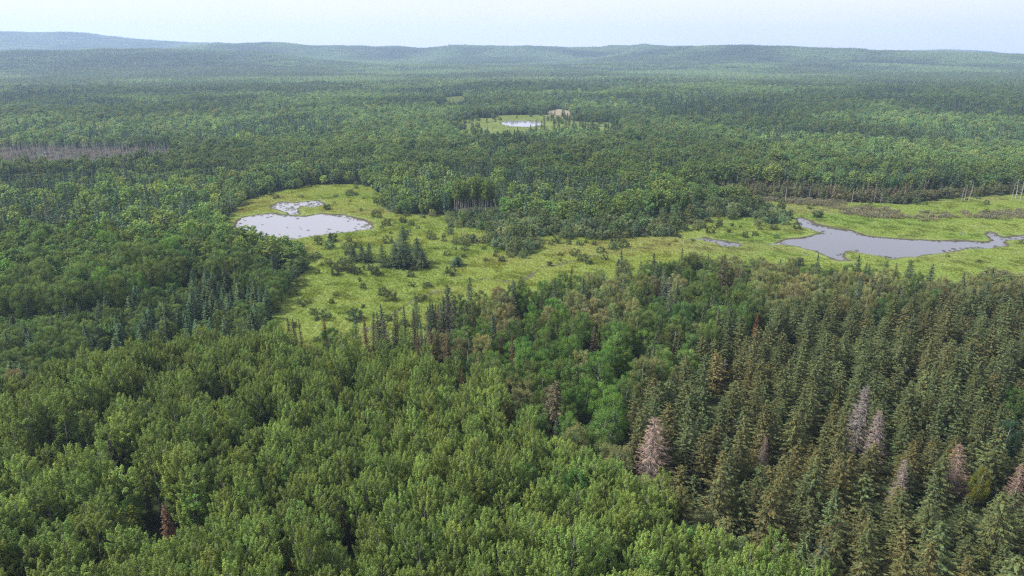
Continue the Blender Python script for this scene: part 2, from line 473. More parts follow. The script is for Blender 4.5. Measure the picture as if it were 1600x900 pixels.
def make_conifer(seed, h, rm, nwh, nbr, nsp, sl, sw, base=0.5, droop=0.22, curve=0.8, dead=False, brown=0.25, club=0.0, trunk_r=0.11, gap=0.0, rough=0.0):
    g = np.random.default_rng(seed)
    Cs, Ns, Us, Ls, Ws, cols = [], [], [], [], [], []
    T = Tubes()
    z = np.linspace(0, h, 8)
    w = g.normal(0, 0.03, (8, 2)) * np.linspace(0, 1, 8)[:, None]
    P = np.stack([w[:, 0], w[:, 1], z], 1)
    T.add(P, np.interp(z, [0, h], [trunk_r, 0.012]), 6)
    asym = 1 + 0.18 * np.cos(np.linspace(0, 2 * np.pi, 24) + g.random() * 6) + g.normal(0, 0.08, 24)
    for k in range(nwh):
        t = ((k + 0.3 + 0.4 * g.random()) / nwh)
        z0 = base + (h - base) * t ** 0.92
        Rk = rm * (1 - t) ** curve * (0.72 + 0.28 * min(1, t / 0.10)) + 0.06 * rm
        if club and t > 0.8: Rk = max(Rk, club * rm * (1.1 - t) / 0.3)
        nb = max(3, int(round(nbr * (1 - 0.55 * t))))
        Rk *= 1 + rough * g.normal()
        a0 = g.random() * 6.28
        for b in range(nb):
            if gap and g.random() < gap: continue
            a = a0 + b * 6.283 / nb + g.normal(0, 0.12)
            Lb = Rk * (0.78 + 0.4 * g.random()) * np.interp((a % 6.283) / 6.283 * 23, np.arange(24), asym)
            dr = droop * (1 - 1.6 * t) + g.normal(0, 0.05)
            d = np.array([math.cos(a), math.sin(a), 0.0]); side = np.array([-d[1], d[0], 0.0])
            n = max(4, int(nsp * (0.35 + 0.65 * Lb / rm)))
            s = (np.arange(n) + g.random(n)) / n
            s = 0.12 + 0.88 * s ** 0.8
            zc = -dr * np.sin(s * 2.4) * Lb + 0.18 * Lb * np.clip(s - 0.55, 0, 1) ** 1.3 * 2
            sg = np.where(np.arange(n) % 2 == 0, 1.0, -1.0)
            spread = 0.26 * Lb * (1.05 - s) + 0.05
            pos = d * (s * Lb)[:, None] + side * (sg * spread * g.random(n))[:, None] + np.array([0, 0, 1.0]) * (zc + z0 + g.normal(0, 0.05, n))[:, None]
            u = d + side * (sg * (0.75 * (1 - s) + 0.15))[:, None] + np.array([0, 0, 0.22]) + g.normal(0, 0.18, (n, 3))
            nn = norm(np.array([0, 0, 1.0]) + d * 0.35 + g.normal(0, 0.35, (n, 3)))
            Cs.append(pos); Ns.append(nn); Us.append(norm(u))
            f = (0.75 + 0.5 * g.random(n)) * (0.75 + 0.25 * min(1, Lb / (0.4 * rm + 0.01)))
            Ls.append(sl * f); Ws.append(sw * f)
            if dead:
                bb = np.clip(1 + g.normal(0, 0.2, n), 0.5, 1.5)
                cols.append(np.stack([bb, bb, bb], 1))
            else:
                bb = np.clip((1 + g.normal(0, 0.12)) * (1 + g.normal(0, 0.15, n)), 0.5, 1.6)
                tip = (s > 0.8) * (0.35 + 0.35 * g.random(n))         # paler new growth at the ends of the shoots
                br = (g.random(n) < brown * (0.6 + 0.8 * g.random())) * 1.0
                c = np.stack([bb * (1 + 0.20 * tip), bb * (1 + 0.34 * tip), bb * (1 + 0.40 * tip)], 1)
                c = c * (1 - br[:, None]) + br[:, None] * bb[:, None] * np.array([1.35, 1.0, 0.78])
                cols.append(c)
            if dead or k % 3 == 0:
                T.add(np.stack([P[0] * 0 + [0, 0, z0], d * Lb * 0.5 + [0, 0, z0 - dr * 0.93 * Lb * 0.5], d * Lb * 0.97 + [0, 0, z0 + zc[-1]]]),
                      [0.03, 0.02, 0.006], 3)
    nt_ = 14
    s = np.linspace(0.0, 0.9, nt_)
    Cs.append(np.stack([g.normal(0, 0.03, nt_), g.normal(0, 0.03, nt_), h - 0.7 + s], 1)); Ns.append(rand_dir(nt_, g) * [1, 1, 0.3]); Us.append(np.tile([0, 0, 1.0], (nt_, 1)) + g.normal(0, 0.3, (nt_, 3)))
    Ls.append(np.full(nt_, sl)); Ws.append(np.full(nt_, sw)); cols.append(np.ones((nt_, 3)))
    V, F = quads(np.concatenate(Cs), norm(np.concatenate(Ns)), norm(np.concatenate(Us)), np.concatenate(Ls), np.concatenate(Ws))
    tv, tf = T.get()
    return dict(tv=tv, tf=tf, cv=V, cf=F, cc=np.concatenate(cols))

def make_snag(seed, h, r, nb, blen):
    g = np.random.default_rng(seed)
    T = Tubes()
    z = np.linspace(0, h, 6)
    lean = g.normal(0, 0.05, 2)
    w = g.normal(0, 0.05, (6, 2))
    w[0] = 0
    P = np.stack([lean[0] * z + w[:, 0], lean[1] * z + w[:, 1], z], 1)
    T.add(P, np.interp(z, [0, h], [r, r * 0.25]), 6)
    for k in range(nb):
        z0 = h * (0.25 + 0.72 * (k + g.random()) / nb)
        a = g.random() * 6.28
        L = blen * (1.15 - z0 / h) * (0.5 + g.random())
        p0 = np.array([np.interp(z0, P[:, 2], P[:, 0]), np.interp(z0, P[:, 2], P[:, 1]), z0])
        d = np.array([math.cos(a), math.sin(a), g.normal(0.25, 0.25)])
        T.add(np.stack([p0, p0 + d * L * 0.55, p0 + d * L + [0, 0, g.normal(0.1, 0.15)]]), [r * 0.32, r * 0.2, 0.008], 3)
    return T.get()

class Proto:
    """Meshes of one tree: trunk and crown apart for single trees, joined for the masses."""
    def __init__(s, name, d, bark, leaf, height, cheap_trunk=False):
        s.height = height
        one = np.ones((len(d['tf']), 3))
        s.trunk = mesh_new(name + '_trunk', d['tv'], d['tf'], mats=(bark,))
        s.crown = mesh_new(name + '_crown', d['cv'], d['cf'], mats=(leaf,), fcol=d['cc'])
        s.both = mesh_new(name + '_whole', np.concatenate([d['tv'], d['cv']]), np.concatenate([d['tf'], d['cf'] + len(d['tv'])]), mats=(bark, leaf),
                          fcol=np.concatenate([one, d['cc']]), midx=np.concatenate([np.zeros(len(d['tf'])), np.ones(len(d['cf']))]))

class Whole:
    def __init__(s, name, me, height):
        s.both, s.height = me, height

# near (fine) and mid (coarser leaves) prototypes of each kind
def aspen(i, lod):
    n, ls = ((10500, 0.105), (1300, 0.32))[lod]
    h = 9.6 + 0.25 * i
    return Proto('aspen', make_broad(100 + i, h, 2.6, 1.55 + 0.08 * (i % 4), 54, 0.38, n, ls, 0.06, 0.36, 2.6, 0.08, taper=0.6), BARK_PALE, LEAF, h)
def broad(i, lod):
    n, ls = ((11000, 0.13), (1500, 0.40))[lod]
    h = 8.6 + 0.3 * i
    return Proto('broadleaf', make_broad(200 + i, h, 1.6, 2.35 + 0.15 * (i % 3), 40, 0.85, n, ls, 0.13, 0.45, 1.15, 0.14), BARK_DARK if i % 2 else BARK_PALE, LEAF, h)
def willow(i, lod):
    n, ls = ((1900, 0.17), (460, 0.36))[lod]
    h = 3.0 + 0.2 * i
    return Proto('willow', make_broad(300 + i, h, 0.15, 1.65 + 0.12 * i, 24, 0.62, n, ls, 0.05, 0.4, 1.1, 0.12, stems=4), BARK_DARK, LEAF, h)
def spruce(i, lod):
    h = 9.6 + 0.35 * i
    if lod == 0: d = make_conifer(400 + i, h, 2.3 + 0.2 * (i % 3), 22 + 2 * (i % 3), 9, 26, 0.44, 0.15, curve=0.60 + 0.06 * (i % 4), brown=0.22, rough=0.2)
    else: d = make_conifer(400 + i, h, 2.5, 17, 7, 10, 0.9, 0.34, curve=0.56, brown=0.18, rough=0.2)
    return Proto('spruce', d, BARK_DARK, NEEDLE, h)
def narrow(i, lod):
    h = 9.0 + 0.5 * i
    if lod == 0: d = make_conifer(500 + i, h, 1.15 + 0.08 * (i % 3), 30, 7, 10, 0.40, 0.15, curve=0.75, droop=0.4, brown=0.12, club=0.4, base=0.6)
    else: d = make_conifer(500 + i, h, 1.25, 18, 6, 5, 0.8, 0.32, curve=0.75, droop=0.4, brown=0.10, club=0.4, base=0.6)
    return Proto('narrow_spruce', d, BARK_DARK, NEEDLE, h)
def deadspruce(i, lod):
    h = 10.0 + 0.4 * i
    d = make_conifer(600 + i, h, 2.2, 26, 10, 17, 0.55, 0.06, curve=0.58, droop=0.3, dead=True, gap=0.08)
    return Proto('dead_spruce', d, BARK_DEAD, TWIG, h)
def tallaspen(i, lod):
    h = 12.5 + 0.5 * i
    n, ls = ((2600, 0.21), (520, 0.46))[lod]
    return Proto('tall_aspen', make_broad(700 + i, h, 5.6, 1.5, 20, 0.72, n, ls, 0.17, 0.5, 1.4, 0.12), BARK_PALE, LEAF, h)

P_ASPEN = [[aspen(i, l) for i in range(6)] for l in (0, 1)]
P_BROAD = [[broad(i, l) for i in range(6)] for l in (0, 1)]
P_WILLOW = [[willow(i, l) for i in range(4)] for l in (0, 1)]
P_SPRUCE = [[spruce(i, l) for i in range(6)] for l in (0, 1)]
P_NARROW = [[narrow(i, l) for i in range(5)] for l in (0, 1)]
P_DEAD = [deadspruce(i, 0) for i in range(4)]
P_TALL = [tallaspen(i, 0) for i in range(4)]
def snag_mesh(i):
    v, f = make_snag(800 + i, 7.5 + 0.6 * i, 0.12 + 0.01 * (i % 3), 9 + i % 4, 1.5)
    return mesh_new('snag', v, f, mats=(BARK_DEAD,))
P_SNAG = [Whole('snag', snag_mesh(i), 7.5 + 0.6 * i) for i in range(6)]

# ------------------------------------------------------------------ masses by geometry nodes
def scatter(name, protos, pos, rotz, scale, idx, tint, label, mats=None, tilt=None):
    col = bpy.data.collections.new(name + '_kinds')
    for k, me in enumerate(protos):
        o = bpy.data.objects.new('%s_kind_%02d' % (name, k), me)
        col.objects.link(o)
    n = len(pos)
    me = bpy.data.meshes.new(name)
    me.vertices.add(n); me.vertices.foreach_set('co', np.asarray(pos, np.float32).ravel())
    def put(an, ty, key, data):
        a = me.attributes.new(an, ty, 'POINT'); a.data.foreach_set(key, np.ascontiguousarray(data).ravel())
    rot = np.zeros((n, 3), np.float32); rot[:, 2] = rotz
    rot[:, :2] = rng.normal(0, 0.035, (n, 2)) if tilt is None else tilt
    put('rot', 'FLOAT_VECTOR', 'vector', rot)
    sc = np.asarray(scale, np.float32)
    if sc.ndim == 1: sc = np.stack([sc] * 3, 1)
    put('siz', 'FLOAT_VECTOR', 'vector', sc)
    put('idx', 'INT', 'value', np.asarray(idx, np.int32))
    put('tint', 'FLOAT_VECTOR', 'vector', np.asarray(tint, np.float32))
    o = bpy.data.objects.new(name, me)
    COL.objects.link(o)
    ng = bpy.data.node_groups.new(name, 'GeometryNodeTree')
    ng.interface.new_socket(name='Geometry', in_out='INPUT', socket_type='NodeSocketGeometry')
    ng.interface.new_socket(name='Geometry', in_out='OUTPUT', socket_type='NodeSocketGeometry')
    gi, go = ng.nodes.new('NodeGroupInput'), ng.nodes.new('NodeGroupOutput')
    ci = ng.nodes.new('GeometryNodeCollectionInfo')
    ci.inputs['Collection'].default_value = col
    ci.inputs['Separate Children'].default_value = True
    ci.inputs['Reset Children'].default_value = True
    ip = ng.nodes.new('GeometryNodeInstanceOnPoints')
    ip.inputs['Pick Instance'].default_value = True
    def named(an, ty):
        q = ng.nodes.new('GeometryNodeInputNamedAttribute'); q.data_type = ty; q.inputs['Name'].default_value = an
        return q.outputs['Attribute']
    ng.links.new(gi.outputs[0], ip.inputs['Points'])
    ng.links.new(ci.outputs[0], ip.inputs['Instance'])
    ng.links.new(named('idx', 'INT'), ip.inputs['Instance Index'])
    ng.links.new(named('rot', 'FLOAT_VECTOR'), ip.inputs['Rotation'])
    ng.links.new(named('siz', 'FLOAT_VECTOR'), ip.inputs['Scale'])
    ng.links.new(ip.outputs[0], go.inputs[0])
    md = o.modifiers.new('scatter', 'NODES'); md.node_group = ng
    o['kind'] = 'stuff'
    o['label'] = label
    return o

# ------------------------------------------------------------------ ground
def build_ground():
    az_d = np.linspace(R(-47), R(47), 600)
    az_l = np.linspace(R(-180), R(-47), 30, endpoint=False)
    az_r = np.linspace(R(47), R(180), 30)[1:-1]
    az = np.concatenate([az_l, az_d, az_r])
    rr = np.concatenate([np.arange(2, 130, 8.0), np.arange(130, 480, 1.0), 480 * 1.012 ** np.arange(0, 90), ])
    last = rr[-1]
    rr = np.concatenate([rr, last * 1.025 ** np.arange(1, 95)])
    rr = rr[rr < 7400]
    A, Q = np.meshgrid(az, rr)
    x, y = (Q * np.sin(A)).ravel(), (Q * np.cos(A)).ravel()
    z = hill(x, y)
    r = Q.ravel()
    near = (r > 120) & (r < 900) & (np.abs(A.ravel()) < R(50))
    xn, yn = x[near], y[near]
    rag = (fbm(xn / 5.0, yn / 5.0, 31, 3) - 0.5) * 4.0
    dm = np.minimum(sdist(MEADOW, xn, yn), sdist(WILLOW, xn, yn)) + rag * 0.8
    for M in FAR_MEADOWS: dm = np.minimum(dm, sdist(M, xn, yn) + rag)
    md = 1 - sstep(-1.0, 1.5, dm)
    pd = np.full(len(xn), 1e9)
    for Pn in PONDS: pd = np.minimum(pd, sdist(Pn, xn, yn))
    pr = pd + rag * 1.0
    hum = (fbm(xn / 2.2, yn / 2.2, 41, 3) - 0.5) * 0.55 * md + (fbm(xn / 9.0, yn / 9.0, 43, 2) - 0.5) * 0.5
    zz = 0.42 + hum
    zz = np.where(pr < 3.0, np.interp(pr, [-6, -1.0, 0.0, 0.5, 3.0], [-1.0, -0.35, 0.19, 0.42, 0.46]) + hum * sstep(-0.5, 3.0, pr), zz)
    cd = creek_dist(xn, yn)
    zz -= 0.35 * (1 - sstep(0.1, 1.2, cd))
    z[near] += zz
    z[~near] += 0.42
    mdw = np.zeros(len(x)); mdw[near] = md
    mud = np.zeros(len(x)); mud[near] = np.maximum(1 - sstep(0.8, 1.8, pr), 0.85 * (1 - sstep(0.3, 1.0, cd)))
    sand = np.zeros(len(x))
    for Pn in SAND: sand[near] = np.maximum(sand[near], 1 - sstep(-0.5, 1.5, sdist(Pn, xn, yn) + rag * 0.6))
    nr, na = len(rr), len(az)
    i, j = np.meshgrid(np.arange(nr - 1), np.arange(na), indexing='ij')
    F = np.stack([i * na + j, (i + 1) * na + j, (i + 1) * na + (j + 1) % na, i * na + (j + 1) % na], -1).reshape(-1, 4)
    V = np.stack([x, y, z], 1)
    V = np.concatenate([V, [[0, 0, 0.42]]])
    c = len(V) - 1
    F3 = np.stack([np.full(na, c), np.arange(na), (np.arange(na) + 1) % na], 1)
    me = mesh_new('ground', V, F[:, ::-1], F3[:, ::-1], mats=(GROUND,))
    for nme, d in (('meadow', mdw), ('mud', mud), ('sand', sand)):
        a = me.attributes.new(nme, 'FLOAT', 'POINT')
        a.data.foreach_set('value', np.append(d, 0).astype(np.float32))
    me.polygons.foreach_set('use_smooth', np.ones(len(me.polygons), bool))
    o = bpy.data.objects.new('ground', me)
    o['kind'] = 'structure'
    COL.objects.link(o)
    return o
build_ground()

def pond_sheet(name, P, mat, lift=0.0):
    c = P.mean(0)
    lo, hi = P.min(0) - 4, P.max(0) + 4
    nx = 24
    xs, ys = np.linspace(lo[0], hi[0], nx), np.linspace(lo[1], hi[1], nx)
    X, Y = np.meshgrid(xs, ys)
    V = np.stack([X.ravel(), Y.ravel(), np.full(nx * nx, 0.2 + lift)], 1)
    i, j = np.meshgrid(np.arange(nx - 1), np.arange(nx - 1), indexing='ij')
    F = np.stack([i * nx + j, i * nx + j + 1, (i + 1) * nx + j + 1, (i + 1) * nx + j], -1).reshape(-1, 4)
    d = sdist(P, X.ravel(), Y.ravel())
    cell = max(xs[1] - xs[0], ys[1] - ys[0])
    keep = (d[F].min(1) < 3.0 + cell)
    me = mesh_new(name, V, F[keep], mats=(mat,))
    o = bpy.data.objects.new(name, me)
    o['kind'] = 'structure'
    COL.objects.link(o)
WATER = water_mat('pond_water', (0.075, 0.078, 0.088), 0.035)
SKY_PALE_WATER = water_mat('sky_pale_pond_water', (0.17, 0.17, 0.185), 0.04)  # pale base colour stands in for the bright sky reflection
for k, Pn in enumerate((LEFT_POND, POOLS[0], RIGHT_POND, SMALL_POOL, FAR_POND)):
    pond_sheet('pond_water', Pn, WATER if k in (2, 3) else SKY_PALE_WATER, 0.006 * k)

# ------------------------------------------------------------------ single trees
def tinted(o, c):
    o['tint'] = [float(c[0]), float(c[1]), float(c[2])]

LAST = [None]
def place(name, pr, x, y, z, rz, sc, tint, label, cat, group):
    if isinstance(sc, (int, float)): sc = (sc, sc, sc)
    if isinstance(pr, Whole):
        o = bpy.data.objects.new(name, pr.both)
        COL.objects.link(o)
    else:
        o = bpy.data.objects.new(name, None)
        o.empty_display_size = 0.5
        COL.objects.link(o)
        t = bpy.data.objects.new('trunk', pr.trunk); t.parent = o; COL.objects.link(t)
        c = bpy.data.objects.new('crown', pr.crown); c.parent = o; COL.objects.link(c)
        tinted(c, tint)
    o.location = (x, y, z); o.rotation_euler = (rng.normal(0, 0.035), rng.normal(0, 0.035), rz); o.scale = sc
    o['label'] = label; o['category'] = cat
    if group: o['group'] = group
    LAST[0] = o
    return o

C_ASPEN = np.array([0.136, 0.196, 0.048])
C_BROAD = np.array([0.092, 0.148, 0.042])
C_BRIGHT = np.array([0.088, 0.168, 0.036])
C_OLIVE = np.array([0.165, 0.188, 0.078])
C_WILLOW = np.array([0.095, 0.125, 0.060])
C_SPRUCE = np.array([0.062, 0.082, 0.044])
C_NARROW = np.array([0.052, 0.078, 0.045])
C_DEADPINK = np.array([0.215, 0.150, 0.120])
C_DEADGREY = np.array([0.170, 0.142, 0.132])
C_RUST = np.array([0.100, 0.060, 0.038])

def vary(c, n, g, b=0.14, hue=0.10):
    k = np.exp(g.normal(0, b, n))[:, None]
    h = g.normal(0, hue, n)
    return np.asarray(c)[None] * k * np.stack([1 + h, np.ones(n), 1 - 0.5 * h], 1)

# (kind, top pixel x, y, height, width factor, colour, label)
FEATURES = [
    ('dead', 1022, 650, 12.5, 1.25, C_DEADPINK, 'tall pinkish dead spruce at the corner of the plantation beside the aspens'),
    ('dead', 1352, 602, 12.5, 0.95, C_DEADGREY, 'slender grey dead spruce, taller of the two dead ones side by side in the plantation'),
    ('dead', 1378, 640, 10.0, 1.0, C_DEADGREY * [1.1, 0.98, 0.95], 'shorter dead spruce touching the tall grey dead one in the plantation'),
    ('dead', 1505, 696, 8.6, 1.1, C_DEADPINK * [0.9, 0.82, 0.76], 'rust pink dead spruce next to a yellowish spruce in the plantation'),
    ('dead', 1416, 718, 8.6, 0.75, C_DEADPINK * [0.9, 0.95, 1.05], 'small pale dead spruce alone among green plantation spruces'),
    ('dead', 1598, 722, 8.5, 0.8, C_DEADPINK * [0.9, 0.82, 0.76], 'pink dead spruce cut by the right edge of the picture'),
    ('dead', 1196, 682, 6.5, 0.7, C_DEADPINK * 0.7, 'low dull pink dead spruce deep between plantation spruces'),
    ('dead', 1130, 560, 7.0, 0.7, C_DEADGREY * 0.8, 'thin grey dead spruce near the back of the plantation'),
    ('spruce', 866, 596, 11.5, 1.05, np.array([0.088, 0.082, 0.050]), 'stout greyish spruce standing alone in front of bright green broadleaf trees'),
    ('narrow', 795, 624, 8.5, 1.0, C_RUST * 0.8, 'slim brown spruce left of the stout greyish spruce'),
    ('narrow', 163, 688, 9.0, 1.35, np.array([0.075, 0.062, 0.045]), 'dark brown spruce with a bare tip among pale trunked aspens'),
    ('narrow', 206, 694, 7.0, 1.1, np.array([0.085, 0.095, 0.03]), 'olive spruce just right of the dark brown one'),
    ('narrow', 253, 792, 9.0, 1.1, C_RUST, 'rust red dying spruce in a dark gap between aspens near the bottom'),
    ('narrow', 268, 815, 6.0, 1.0, C_RUST * 0.7, 'short dark rusty spruce at the foot of the rust red one'),
    ('narrow', 440, 846, 8.5, 0.9, np.array([0.15, 0.095, 0.055]), 'pale brown dying spruce at the bottom edge of the aspens'),
    ('narrow', 455, 872, 6.5, 0.8, np.array([0.14, 0.085, 0.05]), 'second, lower brown spruce at the bottom edge'),
    ('narrow', 227, 752, 7.0, 0.9, np.array([0.08, 0.075, 0.03]), 'thin olive spruce above the yellow green spruce'),
    ('spruce', 205, 788, 7.0, 0.75, np.array([0.13, 0.17, 0.025]), 'yellow green spruce among the aspens near the bottom'),
    ('narrow', 530, 795, 6.5, 0.8, np.array([0.11, 0.075, 0.045]), 'brownish thin spruce low among the lower middle aspens'),
    ('narrow', 538, 788, 7.0, 0.8, np.array([0.10, 0.08, 0.045]), 'brownish thin spruce twin behind the low brownish one'),
    ('narrow', 350, 600, 8.5, 0.6, np.array([0.07, 0.06, 0.035]), 'very slim brown spruce rising out of the upper aspens'),
    ('narrow', 548, 560, 8.5, 0.6, np.array([0.075, 0.06, 0.04]), 'very slim brown spruce below the dark round tree'),
    ('narrow', 452, 495, 9.0, 0.9, np.array([0.055, 0.042, 0.03]), 'left one of two dark brown spruce spires on the meadow edge'),
    ('narrow', 459, 496, 8.5, 0.8, np.array([0.055, 0.042, 0.03]), 'right one of two dark brown spruce spires on the meadow edge'),
    ('narrow', 468, 499, 7.5, 0.8, np.array([0.06, 0.055, 0.035]), 'small dark spruce spire right of the pair of spires'),
    ('narrow', 506, 493, 8.5, 0.85, C_RUST * 0.9, 'red brown spruce spire behind the dark round tree'),
    ('broad', 519, 510, 8.5, 0.95, np.array([0.034, 0.082, 0.018]), 'dark green round broadleaf tree at the meadow edge'),
    ('spruce', 552, 490, 9.0, 0.72, np.array([0.055, 0.095, 0.075]), 'blue green spruce right of the dark round tree'),
    ('narrow', 570, 493, 10.0, 1.0, C_RUST, 'tall rust red spruce spire starting the spruce row on the meadow edge'),
    ('narrow', 580, 488, 10.0, 1.1, np.array([0.06, 0.055, 0.035]), 'brown green spruce just right of the rust red spire'),
    ('narrow', 590, 486, 9.0, 0.9, C_NARROW, 'dark green spruce third in the spruce row'),
    ('narrow', 598, 476, 10.5, 1.2, C_NARROW, 'taller dark spruce fourth in the spruce row'),
    ('narrow', 601, 492, 9.0, 0.8, np.array([0.085, 0.08, 0.07]), 'greyish thin spruce in front of the taller dark one'),
    ('narrow', 614, 484, 10.0, 0.95, np.array([0.05, 0.05, 0.035]), 'dark spruce in the middle of the spruce row'),
    ('narrow', 621, 490, 8.5, 0.9, np.array([0.06, 0.05, 0.035]), 'shorter brownish spruce in the middle of the spruce row'),
    ('narrow', 631, 478, 9.5, 0.9, C_NARROW, 'pointed green spruce above the middle of the spruce row'),
    ('narrow', 646, 482, 9.0, 1.1, np.array([0.06, 0.055, 0.035]), 'brown green spruce right of the pointed green one'),
    ('spruce', 651, 458, 9.0, 0.55, np.array([0.065, 0.10, 0.055]), 'soft green spruce on the meadow behind the spruce row'),
    ('narrow', 668, 468, 10.5, 1.0, C_NARROW, 'tall dark spruce near the right end of the spruce row'),
    ('narrow', 677, 476, 9.5, 0.9, np.array([0.06, 0.055, 0.035]), 'brownish spruce beside the tall dark one in the row'),
    ('narrow', 692, 464, 11.0, 1.1, np.array([0.06, 0.07, 0.05]), 'left of the crowded spires under the round topped spruce'),
    ('narrow', 700, 462, 11.5, 1.1, np.array([0.055, 0.055, 0.04]), 'middle of the crowded spires under the round topped spruce'),
    ('narrow', 708, 468, 11.0, 1.1, np.array([0.05, 0.055, 0.04]), 'right of the crowded spires under the round topped spruce'),
    ('spruce', 699, 444, 11.5, 0.8, np.array([0.058, 0.088, 0.055]), 'round topped spruce rising over the end of the spruce row'),
    ('spruce', 734, 434, 9.0, 0.65, np.array([0.05, 0.085, 0.065]), 'bluish spruce on the meadow beyond the spruce row'),
    ('narrow', 653, 516, 8.0, 0.8, np.array([0.10, 0.065, 0.04]), 'thin brown dying spruce in front of the row, leftmost of its cluster'),
    ('narrow', 662, 522, 7.5, 0.8, np.array([0.10, 0.06, 0.035]), 'second brown dying spruce of the cluster in front of the row'),
    ('narrow', 676, 514, 9.0, 0.9, np.array([0.085, 0.06, 0.035]), 'tallest brown dying spruce of the cluster in front of the row'),
    ('narrow', 684, 518, 8.5, 0.9, np.array([0.09, 0.065, 0.04]), 'fourth brown dying spruce of the cluster in front of the row'),
    ('narrow', 696, 520, 8.5, 0.8, C_RUST, 'rusty spruce of the cluster in front of the row'),
    ('narrow', 699, 534, 7.5, 1.0, np.array([0.075, 0.055, 0.035]), 'lowest brown spruce of the cluster in front of the row'),
    ('narrow', 740, 497, 7.0, 0.8, C_RUST * 1.1, 'lone reddish spruce right of the brown cluster'),
    ('narrow', 783, 523, 7.0, 0.8, np.array([0.11, 0.075, 0.045]), 'brown spruce among light green broadleaf crowns'),
    ('narrow', 801, 526, 8.0, 0.9, np.array([0.10, 0.065, 0.04]), 'taller brown spruce among light green broadleaf crowns'),
    ('narrow', 721, 576, 6.5, 0.8, C_RUST, 'small rusty spruce at the upper edge of the aspens'),
    ('snag', 733, 528, 5.5, 1.2, None, 'broken grey snag above the upper aspens'),
    ('snag', 729, 548, 5.5, 1.4, None, 'leaning grey snag just below the broken one'),
    ('narrow', 890, 417, 9.0, 1.1, np.array([0.05, 0.045, 0.03]), 'dark brown spruce alone at the meadow edge in the middle'),
    ('spruce', 1001, 408, 6.5, 0.7, np.array([0.045, 0.075, 0.055]), 'small blue green spruce out on the meadow margin'),
    ('narrow', 1013, 430, 8.0, 0.9, np.array([0.06, 0.045, 0.03]), 'brown spire left of the blue green spruce group'),
    ('narrow', 1025, 434, 7.5, 0.9, np.array([0.06, 0.05, 0.032]), 'lower brown spire left of the blue green spruce group'),
    ('narrow', 1040, 427, 9.0, 1.1, np.array([0.07, 0.10, 0.075]), 'pale blue green spruce, left of the group of two'),
    ('narrow', 1048, 431, 8.5, 1.1, np.array([0.07, 0.10, 0.075]), 'pale blue green spruce, right of the group of two'),
    ('narrow', 1061, 445, 10.0, 1.4, np.array([0.04, 0.062, 0.045]), 'tall dark spruce between olive broadleaf crowns'),
    ('spruce', 1133, 397, 12.0, 0.85, np.array([0.082, 0.078, 0.045]), 'tall dull brown spruce between meadow and olive broadleaf trees'),
    ('narrow', 1181, 488, 6.5, 0.8, np.array([0.16, 0.06, 0.025]), 'bright rust red spruce top behind the plantation'),
    ('spruce', 1342, 398, 10.5, 0.62, np.array([0.035, 0.062, 0.042]), 'dark pointed spruce standing before the right pond'),
    ('spruce', 1388, 408, 8.0, 0.9, np.array([0.06, 0.085, 0.055]), 'left of the three soft spruces before the right pond'),
    ('spruce', 1425, 406, 9.0, 1.0, np.array([0.055, 0.085, 0.055]), 'middle of the three soft spruces before the right pond'),
    ('spruce', 1456, 412, 9.0, 1.0, np.array([0.055, 0.08, 0.055]), 'right of the three soft spruces before the right pond'),
    ('broad', 1578, 655, 8.0, 0.85, np.array([0.040, 0.085, 0.045]), 'dark green round broadleaf tree inside the plantation near the right edge'),
    ('broad', 1590, 604, 8.5, 0.9, np.array([0.075, 0.14, 0.035]), 'light green round broadleaf tree inside the plantation at the right edge'),
    ('broad', 1535, 728, 7.0, 0.6, np.array([0.14, 0.15, 0.025]), 'yellow green small tree beside the rust pink dead spruce'),
    ('narrow', 930, 510, 8.0, 1.3, np.array([0.085, 0.07, 0.045]), 'brownish spruce among olive and bright green crowns'),
    ('narrow', 846, 455, 9.0, 1.0, np.array([0.055, 0.042, 0.03]), 'dark brown spruce right of a bright green crown near the meadow'),
    ('broad', 820, 447, 8.5, 0.95, C_BRIGHT, 'bright green crown nearest the meadow edge'),
    ('broad', 832, 488, 8.5, 1.0, C_BRIGHT * [1.15, 1.0, 1.0], 'yellowish bright green crown below the one nearest the meadow'),
    ('broad', 915, 486, 9.0, 1.05, C_BRIGHT, 'large bright green crown in the middle of the broadleaf trees'),
    ('broad', 938, 555, 9.0, 1.1, C_BRIGHT, 'bright green crown above the stout greyish spruce'),
    ('broad', 915, 590, 8.5, 1.0, C_BRIGHT * 0.9, 'bright green crown just right of the stout greyish spruce'),
    ('broad', 1010, 515, 7.0, 1.1, C_BRIGHT * [1.1, 1.05, 1.0], 'bright green spreading crown at the back of the plantation'),
    ('broad', 975, 545, 6.5, 1.2, C_BRIGHT * [1.2, 1.05, 1.0], 'lime green low crown left of the plantation back'),
    ('tall', 88, 640, 12.5, 1.1, C_ASPEN * 0.9, 'tall old aspen showing a forked white trunk, above the dark brown spruce to its left'),
    ('tall', 42, 652, 12.0, 1.1, C_ASPEN * 0.85, 'tall old aspen with white trunk closest to the left edge'),
    ('tall', 124, 640, 12.0, 1.0, C_ASPEN * 0.85, 'tall old aspen with white trunk right of the forked one'),
    ('tall', 72, 772, 10.0, 1.1, C_ASPEN * 0.8, 'open crowned aspen with branching white trunk in the lower left'),
    ('tall', 300, 752, 10.5, 1.2, C_ASPEN * [0.85, 1.0, 0.9], 'open crowned aspen right of the rust red spruce'),
    ('snag', 238, 730, 8.5, 1.0, None, 'white dead birch pole above the rust red spruce'),
    ('snag', 118, 546, 7.0, 1.1, None, 'pale bleached snag at the upper left rim of the aspens'),
    ('snag', 330, 772, 6.5, 0.9, None, 'thin pale pole right of the open crowned aspen'),
    ('snag', 1594, 277, 10.0, 1.5, None, 'tall grey snag at the right edge behind the marsh'),
